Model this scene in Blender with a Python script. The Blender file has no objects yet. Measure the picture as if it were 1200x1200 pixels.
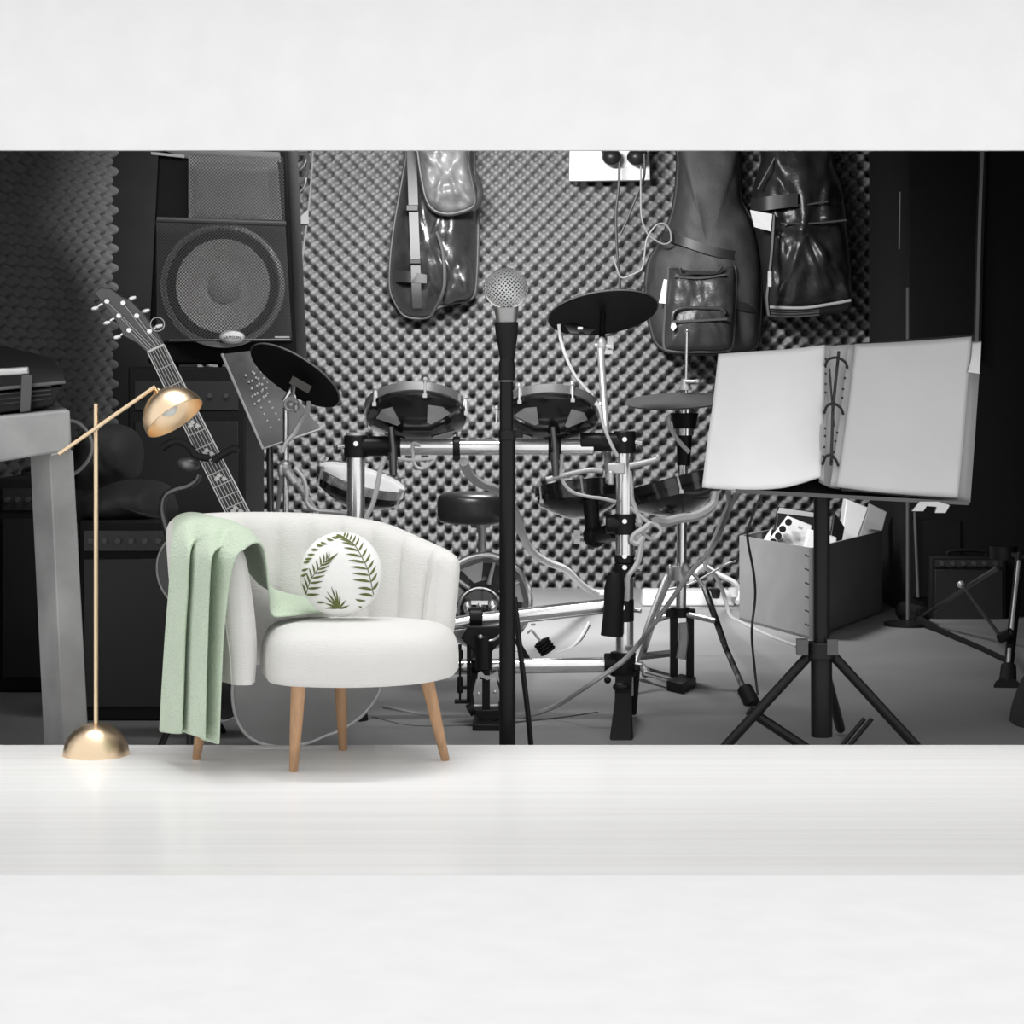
import bpy, math, random
from mathutils import Vector, Matrix, noise
random.seed(7)
F = 2500.0; H = 1.1; FZ = -0.10          # focal length in px (1200 frame), eye height, studio floor level
D0 = 2750.0/423.0                         # distance of the opening between white floor and studio
C = bpy.context.scene.collection
pi = math.pi

def P(x, y, D): return Vector(((x-600)*D/F, D, H+(450-y)*D/F))
def M(px, D): return px*D/F
def V(*a): return Vector(a)

# ------------------------------------------------------------------ materials
MATS = {}
def mat(name, col, rough=0.5, metal=0.0, spec=0.5, var=0.0, vscale=8.0, bump=0.0, bscale=60.0, coat=0.0, btype='NOISE', stretch=None, sheen=0.0):
    if name in MATS: return MATS[name]
    if not isinstance(col, tuple): col = (col, col, col)
    m = bpy.data.materials.new(name); m.use_nodes = True
    nt = m.node_tree; b = nt.nodes['Principled BSDF']
    b.inputs['Roughness'].default_value = rough; b.inputs['Metallic'].default_value = metal
    b.inputs['Specular IOR Level'].default_value = spec; b.inputs['Coat Weight'].default_value = coat
    b.inputs['Coat Roughness'].default_value = 0.1; b.inputs['Sheen Weight'].default_value = sheen
    tc = nt.nodes.new('ShaderNodeTexCoord'); mp = nt.nodes.new('ShaderNodeMapping')
    nt.links.new(tc.outputs['Object'], mp.inputs['Vector'])
    if stretch: mp.inputs['Scale'].default_value = stretch
    n = nt.nodes.new('ShaderNodeTexNoise'); n.inputs['Scale'].default_value = vscale; n.inputs['Detail'].default_value = 4
    nt.links.new(mp.outputs[0], n.inputs['Vector'])
    r = nt.nodes.new('ShaderNodeValToRGB'); nt.links.new(n.outputs[0], r.inputs[0])
    r.color_ramp.elements[0].position = 0.3; r.color_ramp.elements[1].position = 0.7
    v = max(var, 0.02)
    r.color_ramp.elements[0].color = tuple(max(c*(1-v), 0) for c in col)+(1,)
    r.color_ramp.elements[1].color = tuple(min(c*(1+v), 1) for c in col)+(1,)
    nt.links.new(r.outputs[0], b.inputs['Base Color'])
    if bump:
        if btype == 'NOISE':
            t = nt.nodes.new('ShaderNodeTexNoise'); t.inputs['Scale'].default_value = bscale; t.inputs['Detail'].default_value = 3; out = t.outputs[0]
        elif btype == 'VORONOI':
            t = nt.nodes.new('ShaderNodeTexVoronoi'); t.inputs['Scale'].default_value = bscale; out = t.outputs['Distance']
        else:
            t = nt.nodes.new('ShaderNodeTexWave'); t.inputs['Scale'].default_value = bscale; t.inputs['Distortion'].default_value = 1.5; t.bands_direction = 'Z'; out = t.outputs[0]
        nt.links.new(mp.outputs[0], t.inputs['Vector'])
        bp = nt.nodes.new('ShaderNodeBump'); bp.inputs['Strength'].default_value = bump; bp.inputs['Distance'].default_value = 0.01
        nt.links.new(out, bp.inputs['Height']); nt.links.new(bp.outputs[0], b.inputs['Normal'])
    MATS[name] = m; return m

CHROME = mat('chrome', 0.95, 0.18, 0.85, var=0.05)
STEEL = mat('brushed steel', 0.62, 0.35, 0.45, var=0.1)
BLACK = mat('black plastic', 0.013, 0.38, 0, 0.22)
BLACKM = mat('matte black', 0.013, 0.7, 0, 0.15, bump=0.1)
GLOSSB = mat('glossy black', 0.018, 0.15, 0, 0.6, coat=0.3)
RUBBER = mat('black rubber', 0.013, 0.6, 0, 0.2)
TOLEX = mat('black tolex', 0.015, 0.6, 0, 0.2, bump=0.4, bscale=250)
WHITEP = mat('white plastic', 0.55, 0.4, 0, 0.5)
PAPER = mat('white paper', 0.74, 0.75, 0, 0.2, var=0.01)
PAPERG = mat('grey paper', 0.50, 0.6, 0, 0.4, var=0.02)
NYLON = mat('black nylon fabric', 0.022, 0.33, 0, 0.55, var=0.3, bump=0.25, bscale=30)
NYLOND = mat('charcoal canvas fabric', 0.042, 0.6, 0, 0.4, var=0.2, bump=0.3, bscale=200)
STRAP = mat('grey webbing', 0.06, 0.5, 0, 0.4, var=0.1)
LCABLE = mat('light grey cable', 0.6, 0.45, 0, 0.4)
DCABLE = mat('dark grey cable', 0.06, 0.5, 0, 0.4)
GOLD = mat('brushed gold', (0.90, 0.70, 0.48), 0.32, 1.0, var=0.02)
WOOD = mat('oak wood', (0.47, 0.28, 0.155), 0.42, 0, 0.4, var=0.18, vscale=6, stretch=(9, 9, 1))
FABRIC = mat('white bouclé fabric', (0.71, 0.70, 0.68), 0.9, 0, 0.12, var=0.02, bump=0.25, bscale=160, sheen=0.2, stretch=(0.5, 1, 2))

# ------------------------------------------------------------------ geometry
class G:
    def __init__(s): s.v = []; s.f = []; s.m = []; s.cur = 0
    def add(s, vs, fs):
        o = len(s.v); s.v += [Vector(a) for a in vs]
        for f in fs: s.f.append(tuple(i+o for i in f)); s.m.append(s.cur)
        return s
    def hexa(s, p):   # 8 points: bottom 4 (ccw), top 4
        return s.add(p, [(3,2,1,0),(4,5,6,7),(0,1,5,4),(1,2,6,5),(2,3,7,6),(3,0,4,7)])
    def box(s, c, d, R=None):
        c = Vector(c); p = []
        for z in (-1, 1):
            for x, y in ((-1,-1),(1,-1),(1,1),(-1,1)):
                q = Vector((x*d[0]/2, y*d[1]/2, z*d[2]/2)); p.append(c+(R@q if R else q))
        return s.hexa(p)
    def pbox(s, x0, y0, x1, y1, D, dep):     # front face given in px at distance D, depth away from the eye
        a = P(x0,y1,D); b = P(x1,y0,D)
        return s.box(((a.x+b.x)/2, D+dep/2, (a.z+b.z)/2), (b.x-a.x, dep, b.z-a.z))
    def prism(s, pts, off):
        n = len(pts); off = Vector(off)
        vs = [Vector(p) for p in pts]+[Vector(p)+off for p in pts]
        return s.add(vs, [tuple(range(n)), tuple(range(2*n-1, n-1, -1))]+[(i, i+n, (i+1)%n+n, (i+1)%n) for i in range(n)])
    def tube(s, pts, r, n=8, cap=True, closed=False):
        pts = [Vector(p) for p in pts]; k = len(pts)
        rs = r if isinstance(r, (list, tuple)) else [r]*k
        vs = []; up = None
        for i in range(k):
            if closed: t = (pts[(i+1)%k]-pts[i-1]).normalized()
            else: t = (pts[min(i+1,k-1)]-pts[max(i-1,0)]).normalized()
            if up is None:
                up = t.orthogonal().normalized()
            else:
                up = (up-t*up.dot(t)); up = up.normalized() if up.length > 1e-6 else t.orthogonal().normalized()
            w = t.cross(up)
            for j in range(n):
                a = 2*pi*j/n; vs.append(pts[i]+(up*math.cos(a)+w*math.sin(a))*rs[i])
        fs = []
        for i in range(k if closed else k-1):
            for j in range(n):
                a = i*n+j; b = i*n+(j+1)%n; c = ((i+1)%k)*n+(j+1)%n; d = ((i+1)%k)*n+j; fs.append((a,b,c,d))
        if cap and not closed: fs += [tuple(range(n-1,-1,-1)), tuple((k-1)*n+j for j in range(n))]
        return s.add(vs, fs)
    def cyl(s, a, b, r, r1=None, n=16): return s.tube([a, b], [r, r if r1 is None else r1], n)
    def lathe(s, prof, o, ax, n=40, ref=None):
        o = Vector(o); ax = Vector(ax).normalized()
        u = (Vector(ref)-ax*Vector(ref).dot(ax)).normalized() if ref else ax.orthogonal().normalized()
        w = ax.cross(u); vs = []; fs = []; k = len(prof)
        for r, t in prof:
            for j in range(n):
                a = 2*pi*j/n; vs.append(o+ax*t+(u*math.cos(a)+w*math.sin(a))*max(r, 1e-5))
        for i in range(k-1):
            for j in range(n): fs.append((i*n+j, i*n+(j+1)%n, (i+1)*n+(j+1)%n, (i+1)*n+j))
        return s.add(vs, fs)
    def ball(s, c, r, n=20, R=None):
        if not isinstance(r, (tuple, list)): r = (r, r, r)
        c = Vector(c); vs = []; fs = []; k = n//2
        for i in range(k+1):
            t = pi*i/k
            for j in range(n):
                a = 2*pi*j/n; q = Vector((r[0]*math.sin(t)*math.cos(a), r[1]*math.sin(t)*math.sin(a), r[2]*math.cos(t)))
                vs.append(c+(R@q if R else q))
        for i in range(k):
            for j in range(n): fs.append((i*n+j, (i+1)*n+j, (i+1)*n+(j+1)%n, i*n+(j+1)%n))
        return s.add(vs, fs)
    def ring(s, c, ax, R, r, n=48, m=8):
        ax = Vector(ax).normalized(); u = ax.orthogonal().normalized(); w = ax.cross(u); c = Vector(c)
        return s.tube([c+(u*math.cos(2*pi*i/n)+w*math.sin(2*pi*i/n))*R for i in range(n)], r, m, closed=True)
    def grid(s, rows, closed=False):
        k = len(rows); n = len(rows[0]); vs = [p for r in rows for p in r]
        fs = [(i*n+j, i*n+(j+1)%n, (i+1)*n+(j+1)%n, (i+1)*n+j) for i in range(k-1) for j in range(n if closed else n-1)]
        return s.add(vs, fs)
    def band(s, rows, th=.006, sub=6):
        l = cr([r[0] for r in rows], sub); r_ = cr([r[1] for r in rows], sub); o = Vector((0, th, 0))
        return s.loft([[a, b, b+o, a+o] for a, b in zip(l, r_)])
    def loft(s, rows):
        o = len(s.v); n = len(rows[0]); s.grid(rows, closed=True)
        k = len(rows); s.f += [tuple(o+i for i in range(n-1,-1,-1)), tuple(o+(k-1)*n+i for i in range(n))]; s.m += [s.cur, s.cur]
        return s
    def build(s, name, m, parent=None, smooth=40, bevel=0, solid=0, label=None, weld=False):
        ms = m if isinstance(m, (list, tuple)) else [m]
        lo = Vector((min(v.x for v in s.v), min(v.y for v in s.v), min(v.z for v in s.v)))
        hi = Vector((max(v.x for v in s.v), max(v.y for v in s.v), max(v.z for v in s.v)))
        org = (lo+hi)/2
        if parent is None: org.z = lo.z
        me = bpy.data.meshes.new(name)
        me.from_pydata([v-org for v in s.v], [], s.f)
        for q in ms: me.materials.append(q)
        me.polygons.foreach_set('material_index', s.m)
        import bmesh
        bm = bmesh.new(); bm.from_mesh(me)
        bmesh.ops.remove_doubles(bm, verts=bm.verts, dist=2e-5)
        bmesh.ops.recalc_face_normals(bm, faces=bm.faces); bm.to_mesh(me); bm.free()
        if smooth: me.shade_smooth(); me.set_sharp_from_angle(angle=math.radians(smooth))
        else: me.shade_flat()
        o = bpy.data.objects.new(name, me); C.objects.link(o)
        if parent is not None:
            o.parent = parent; o.location = org-WL[parent.name]
        else: o.location = org
        WL[o.name] = org.copy()
        if solid:
            md = o.modifiers.new('thickness', 'SOLIDIFY'); md.thickness = solid; md.offset = 0
        if bevel:
            md = o.modifiers.new('bevel', 'BEVEL'); md.width = bevel; md.segments = 2; md.limit_method = 'ANGLE'; md.angle_limit = math.radians(40)
        if label: o['label'] = label
        return o
WL = {}
def thing(name, label, cat, loc, group=None):
    o = bpy.data.objects.new(name, None); C.objects.link(o); o.empty_display_size = 0.05
    o.location = loc; WL[o.name] = Vector(loc); return tag(o, label, cat, group)
def tag(o, label, cat, group=None):
    o['label'] = label; o['category'] = cat
    if group: o['group'] = group
    return o
def struct(o): o['kind'] = 'structure'; return o

def cr(pts, sub=8, closed=False):            # Catmull-Rom
    pts = [Vector(p) for p in pts]; n = len(pts); out = []
    rng = range(n if closed else n-1)
    for i in rng:
        g = (lambda k: pts[k % n]) if closed else (lambda k: pts[max(0, min(n-1, k))])
        a, b, c, d = g(i-1), g(i), g(i+1), g(i+2)
        for t in range(sub):
            t /= sub
            out.append(0.5*((2*b)+(c-a)*t+(2*a-5*b+4*c-d)*t*t+(3*b-a-3*c+d)*t*t*t))
    if not closed: out.append(pts[-1])
    return out
def pc(lst, D=None, sub=8):                   # px list -> smooth 3-D curve
    return cr([P(q[0], q[1], q[2] if len(q) > 2 else D) for q in lst], sub)
def nrm(dx, dy, q, under):                    # disc normal from its major axis in the view, its roundness and side seen
    a = Vector((dx, 0, -dy)).normalized(); up = Vector((-a.z, 0, a.x))
    if up.z < 0: up = -up
    return (up*math.sqrt(1-q*q)+Vector((0, q if under else -q, 0))).normalized()
def patch(ctrl, sub=6):                       # smooth surface through a control grid of points
    rows = [cr(r, sub) for r in ctrl]; n = len(rows[0]); cols = [cr([r[j] for r in rows], sub) for j in range(n)]
    return [[cols[j][i] for j in range(n)] for i in range(len(cols[0]))]
def puffy(outline, D, dep, wr=0.0, rings=14, back=0.03, sub=6, ws=9.0, seed=0.0, round_=2.2):
    g = G(); o = cr([P(x, y, D) for x, y in outline], sub, closed=True); c = sum(o, Vector())/len(o); rows = []
    for i in range(rings, 0, -1):
        s_ = i/rings; t = (1-s_**round_)**0.5 if i < rings else 0
        row = []
        for p in o:
            q = c+(p-c)*s_; w = noise.noise(Vector((q.x*ws, seed, q.z*ws*0.6)))+0.5*noise.noise(Vector((q.x*ws*2.3+q.z*6, seed+3, q.z*ws*1.5)))
            q = q.copy(); q.y = D-dep*t+wr*w*min(1, t*1.5); row.append(q)
        rows.append(row)
    b1 = [Vector((p.x, D+back, p.z)) for p in [c+(p-c)*0.97 for p in o]]
    g.loft([b1]+rows); return g

# ================================================================== SETTING
# studio shell
XL0, XL1, XR, YB, ZC = -2.6, -2.32, 2.75, 12.5, 2.75
def foam(x0, z0, x1, z1, per, amp, fn, sub=8):
    nx = int((x1-x0)/per*sub); nz = int((z1-z0)/per*sub); rows = []
    for j in range(nz+1):
        r = []
        for i in range(nx+1):
            u = x0+(x1-x0)*i/nx; w = z0+(z1-z0)*j/nz
            c = math.cos(2*pi*u/per)*math.cos(2*pi*w/per)
            s_ = (1+c)/2; h = amp*(1-(1-s_)**1.6)
            r.append(fn(u, w, h))
        rows.append(r)
    g = G(); g.grid(rows); return g
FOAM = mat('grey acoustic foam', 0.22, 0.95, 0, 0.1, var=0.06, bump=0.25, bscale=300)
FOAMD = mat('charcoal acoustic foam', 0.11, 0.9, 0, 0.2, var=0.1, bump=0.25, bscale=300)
per = M(18.7, YB)
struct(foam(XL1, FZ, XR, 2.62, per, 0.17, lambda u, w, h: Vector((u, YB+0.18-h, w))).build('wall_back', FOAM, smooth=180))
def lw(u, w, h):
    d = Vector((-2.70+2.05, 9.7-11.05, 0)).normalized(); n_ = Vector((-d.y, d.x, 0))
    if n_.y > 0: n_ = -n_
    q = Vector((-2.05, 11.05, 0))+d*u+n_*(h-.07); return Vector((q.x, q.y, w))
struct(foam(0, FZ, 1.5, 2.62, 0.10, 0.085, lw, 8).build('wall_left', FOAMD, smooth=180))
WALLD = mat('dark painted wall', 0.016, 0.8, 0, 0.15, var=0.1)
g = G(); g.box((XR+0.06, (D0+YB)/2, (ZC+FZ)/2), (0.1, YB-D0+0.3, ZC-FZ)); struct(g.build('wall_right', WALLD))
g = G(); g.box((0.2, YB+0.25, (ZC+FZ)/2), (5.6, 0.08, ZC-FZ+0.1)); struct(g.build('wall_outer', WALLD)); 
g = G(); g.box((-2.85, (D0+YB)/2, (ZC+FZ)/2), (0.1, YB-D0+0.3, ZC-FZ+0.1)); struct(g.build('wall_side', WALLD))
CONC = mat('studio floor', 0.245, 0.45, 0, 0.35, var=0.10, vscale=1.6, bump=0.05, bscale=20)
g = G(); g.box((0.0, (D0+YB)/2+0.1, FZ-0.03), (6.0, YB-D0+0.2, 0.06)); struct(g.build('floor', CONC))
g = G(); g.box((0.0, (D0+YB)/2, ZC+0.04), (6.0, YB-D0+0.4, 0.08)); struct(g.build('ceiling', WALLD))
g = G(); a = P(128, 0, 11.2); b_ = P(192, 0, 11.2); g.box(((a.x+b_.x)/2, 11.8, (ZC+FZ)/2), (b_.x-a.x, 1.2, ZC-FZ)); struct(g.build('trim_3', WALLD))  # black column added to darken the corner beside the loudspeaker
# white front: header wall above the opening, side returns, plank floor and plain floor before it
WALLW = mat('white painted wall', 0.80, 0.9, 0, 0.1, var=0.005)
zt = P(0, 176, D0).z
HDR = mat('matt header paint', 0.755, 0.95, 0, 0.05, var=0.004)
g = G(); g.box((0, D0+0.012, (zt+4.2)/2), (9.0, 0.024, 4.2-zt)); struct(g.build('wall_front', HDR))
for sgn, x0, x1 in ((-1, -4.5, -1.90), (1, 2.70, 4.5)):
    g = G(); g.box(((x0+x1)/2, D0+0.012, (zt-0.1)/2), (x1-x0, 0.024, zt+0.1)); struct(g.build('trim_%d' % (1 if sgn < 0 else 2), HDR))
yp = 2750.0/575.0
pm = bpy.data.materials.new('white planks'); pm.use_nodes = True; nt = pm.node_tree; b = nt.nodes['Principled BSDF']
geo = nt.nodes.new('ShaderNodeNewGeometry'); sx = nt.nodes.new('ShaderNodeSeparateXYZ'); nt.links.new(geo.outputs['Position'], sx.inputs[0])
def mth(op, a, bb=None, c=None):
    n = nt.nodes.new('ShaderNodeMath'); n.operation = op
    for i, q in enumerate((a, bb, c)):
        if q is None: continue
        if isinstance(q, (int, float)): n.inputs[i].default_value = q
        else: nt.links.new(q, n.inputs[i])
    return n.outputs[0]
fr = mth('FRACT', mth('DIVIDE', mth('SUBTRACT', sx.outputs[1], 0.176), 0.2))
line = mth('LESS_THAN', fr, 0.03)
mp = nt.nodes.new('ShaderNodeMapping'); mp.inputs['Scale'].default_value = (0.5, 14, 1); nt.links.new(geo.outputs['Position'], mp.inputs[0])
nz = nt.nodes.new('ShaderNodeTexNoise'); nz.inputs['Scale'].default_value = 1.5; nz.inputs['Detail'].default_value = 5; nt.links.new(mp.outputs[0], nz.inputs[0])
rp = nt.nodes.new('ShaderNodeValToRGB'); nt.links.new(nz.outputs[0], rp.inputs[0])
rp.color_ramp.elements[0].color = (0.87, 0.86, 0.845, 1); rp.color_ramp.elements[1].color = (0.92, 0.917, 0.91, 1)
rp.color_ramp.elements[0].position = .35; rp.color_ramp.elements[1].position = .65
mx = nt.nodes.new('ShaderNodeMix'); mx.data_type = 'RGBA'; nt.links.new(line, mx.inputs[0]); nt.links.new(rp.outputs[0], mx.inputs[6]); mx.inputs[7].default_value = (0.95, 0.95, 0.95, 1)
nt.links.new(mx.outputs[2], b.inputs['Base Color']); b.inputs['Roughness'].default_value = 0.22; b.inputs['Specular IOR Level'].default_value = 0.3; b.inputs['IOR'].default_value = 1.18
g = G(); g.box((0, (D0+yp)/2, -0.06), (9.0, D0-yp, 0.12)); struct(g.build('floor_planks', pm)); bpy.data.objects['floor_planks'].name = 'floor_white'
APR = mat('matt white floor', 0.89, 0.95, 0, 0.03, var=0.003)
g = G(); g.box((0, yp-4.5, -0.06), (9.0, 9.0-0.002, 0.12)); struct(g.build('floor_front', APR))

# ================================================================== ARMCHAIR
def armchair():
    t = thing('armchair', 'white channel-tufted tub armchair with tapered oak legs', 'armchair', P(385, 890, 6.25)*1.0)
    # shell
    ctl = [(287,6.04,637),(280,6.08,632),(262,6.15,621),(240,6.24,611),(224,6.34,606),(236,6.43,603),(275,6.475,601),(330,6.485,601),(390,6.48,604),(435,6.465,611),(462,6.44,620),(487,6.41,632),(504,6.38,641),(513,6.35,648)]
    cl = cr([Vector(((a-600)*D/F, D, H+(450-y)*D/F)) for a, D, y in ctl], 12)
    L = [0]
    for i in range(1, len(cl)): L.append(L[-1]+(Vector((cl[i].x, cl[i].y))-Vector((cl[i-1].x, cl[i-1].y))).length)
    TH = 0.082; zb = 0.252; rows = []; seam_rows = []
    N = len(cl)
    def sect(c, tan, ztop, k, s_arc, hs=1.0):
        nn = Vector((tan.y, -tan.x, 0))       # points inward (towards the front/right side)
        cyc = (s_arc/0.098) % 1.0; bul = 0.020*(abs(math.sin(pi*cyc))**0.45-1)*k
        th = TH*k; row = []; n1 = 14
        for j in range(n1+1):                   # outer side going up
            pass
        prof = []
        nz_ = 10
        for j in range(nz_+1): prof.append((-0.5, j/nz_*0.88))
        for j in range(1, 8):
            a = pi*j/8; prof.append((-0.5*math.cos(a), 0.88+0.12*math.sin(a)))
        for j in range(nz_, -1, -1): prof.append((0.5, j/nz_*0.88))
        for (a, h) in prof:
            hh = zb+(ztop-zb)*h
            fl = -0.045*max(0, (h-0.2))*1.0
            inn = bul*max(0, a*2) if a > 0 else 0
            bulge = 0.012*math.sin(pi*min(1, h)) * (1 if a > 0 else 0.6)*(1 if a>0 else -1)*k
            q = Vector((c.x, c.y, 0))+nn*(a*th+inn+fl+bulge); row.append(Vector((q.x, q.y, hh)))
        return row
    for i in range(N):
        a = cl[max(0, i-1)]; b_ = cl[min(N-1, i+1)]; tan = Vector((b_.x-a.x, b_.y-a.y)).normalized()
        if i == 0:
            for q in (0.0, 0.35, 0.65, 0.87):
                kk = math.sin(math.acos(1-q)) if q else 0.05
                c = cl[0]-Vector((tan.x, tan.y, 0))*(TH*0.45*(1-q)); rows.append(sect(c, tan, cl[0].z-0.02*(1-q)**2, max(kk, .25), 0))
        rows.append(sect(cl[i], tan, cl[i].z, 1.0, L[i]))
        if i == N-1:
            for q in (0.87, 0.65, 0.35, 0.0):
                kk = math.sin(math.acos(1-q)) if q else 0.05
                c = cl[-1]+Vector((tan.x, tan.y, 0))*(TH*0.45*(1-q)); rows.append(sect(c, tan, cl[-1].z-0.03*(1-q)**2, max(kk, .25), 0))
    g = G(); g.loft(rows); g.build('backrest', FABRIC, t, smooth=55)
    # arm front seam piping
    g = G(); ns = len(rows[0]); g.tube([p for p in rows[3]], 0.0022, 6); g.build('piping', FABRIC, t)
    # seat
    o = cr([Vector(((a-600)*D/F, D, 0)) for a, D in ((309,6.10),(317,6.0),(345,5.95),(410,5.93),(470,5.97),(512,6.05),(535,6.18),(532,6.32),(490,6.41),(400,6.43),(318,6.40),(306,6.24))], 8, closed=True)
    c = sum(o, Vector())/len(o)
    zs = [(0.90,.252),(0.965,.256),(0.992,.268),(1.0,.29),(1.0,.315),(0.99,.34),(0.965,.362),(0.92,.381),(0.85,.395),(0.74,.404),(0.6,.410),(0.4,.414),(0.15,.415)]
    g = G(); g.loft([[c+(p-c)*s_+Vector((0, 0, z)) for p in o] for s_, z in zs]); g.build('seat_cushion', FABRIC, t, smooth=60)
    # legs
    for (x0,y0,Da,x1,y1,Db,ra,rb) in ((350,804,5.99,344,904,None,.0215,.0125),(498,798,6.16,522,891,None,.0205,.0125),(398,800,6.36,402,879,None,.0195,.0125),(246,798,6.20,230,890,None,.0205,.0125)):
        Db = 2750/(y1-450); a = P(x0,y0,Da); a.z = 0.27; b_ = P(x1,y1,Db); b_.z = 0.0
        g = G(); d = (b_-a); g.tube([a, a+d*.5, a+d*.985, b_], [ra, (ra+rb)/2+.001, rb, rb*.9], 20); g.build('leg', WOOD, t)
armchair()

# throw blanket
def blanket():
    # rows run from the outer hem up over the arm and down onto the seat; columns from rear to front
    c = lambda lst: [P(*q) for q in lst]
    def outer(y, xs, dy=(0,)*8, dd=0):
        fold = (0, .05, .07, -.005, .06, .09, .0, .02); r = []
        for x, f, e in zip(xs, fold, dy):
            base = 6.215-(x-190)*0.0036
            r.append((x, y+e, base-f-dd))
        return c(r)
    rows = [
     outer(863, (187,203,213,209,229,240,236,257), (-5,-3,-3,-6,0,4,4,10)),
     outer(805, (190,206,215,211,230,241,238,259), (-3,-2,-2,-2,0,0,2,6)),
     outer(742, (194,208,217,213,232,243,240,262), (-2,0,0,0,0,0,2,5)),
     outer(690, (198,211,220,217,234,245,242,268)),
     outer(650, (200,214,222,220,238,248,247,276), (-2,0,0,0,0,2,2,4)),
     c([(203,618,6.25),(219,622,6.12),(229,630,6.10),(246,625,6.03),(255,636,6.04),(268,636,5.99),(287,643,5.94)]),
     c([(206,606,6.34),(226,606,6.22),(237,612,6.165),(256,609,6.12),(266,618,6.12),(280,621,6.06),(300,636,5.96)]),
     c([(224,601,6.42),(243,604,6.33),(253,608,6.28),(268,609,6.23),(279,615,6.22),(292,620,6.15),(309,643,6.01)]),
     c([(246,608,6.44),(262,614,6.37),(270,620,6.34),(284,624,6.28),(294,632,6.26),(303,643,6.19),(313,668,6.07)]),
     c([(272,640,6.42),(284,650,6.37),(292,656,6.34),(301,662,6.30),(309,670,6.25),(314,682,6.18),(316,700,6.10)]),
     c([(300,680,6.41),(308,684,6.38),(315,686,6.36),(322,692,6.31),(322,700,6.26),(322,710,6.20),(319,721,6.13)]),
     c([(326,696,6.42),(332,695,6.40),(337,696,6.38),(342,701,6.32),(340,708,6.27),(339,714,6.22),(336,722,6.17)]),
     c([(357,705,6.43),(361,701,6.41),(364,702,6.39),(366,705,6.34),(366,711,6.30),(364,715,6.26),(362,719,6.21)]),
     c([(383,710,6.43),(385,709,6.42),(386,710,6.40),(387,712,6.36),(387,715,6.33),(386,717,6.29),(385,719,6.26)]),
    ]
    def rs(r):
        if len(r) == 8: return r
        out = []
        for i in range(8):
            t_ = i*6/7; k = min(5, int(t_)); out.append(r[k].lerp(r[k+1], t_-k))
        return out
    g = G(); g.grid(patch([rs(r) for r in rows], 7))
    m = mat('sage green knit', (0.52, 0.62, 0.48), 0.95, 0, 0.1, var=0.04, bump=0.4, bscale=130, btype='VORONOI', sheen=0.3)
    o = g.build('throw_blanket', m, smooth=180, solid=0.006)
    md = o.modifiers.new('sub', 'SUBSURF'); md.levels = 1; md.render_levels = 1
    tag(o, 'sage green knitted throw draped over the arm of the white armchair', 'blanket')
blanket()

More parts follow.
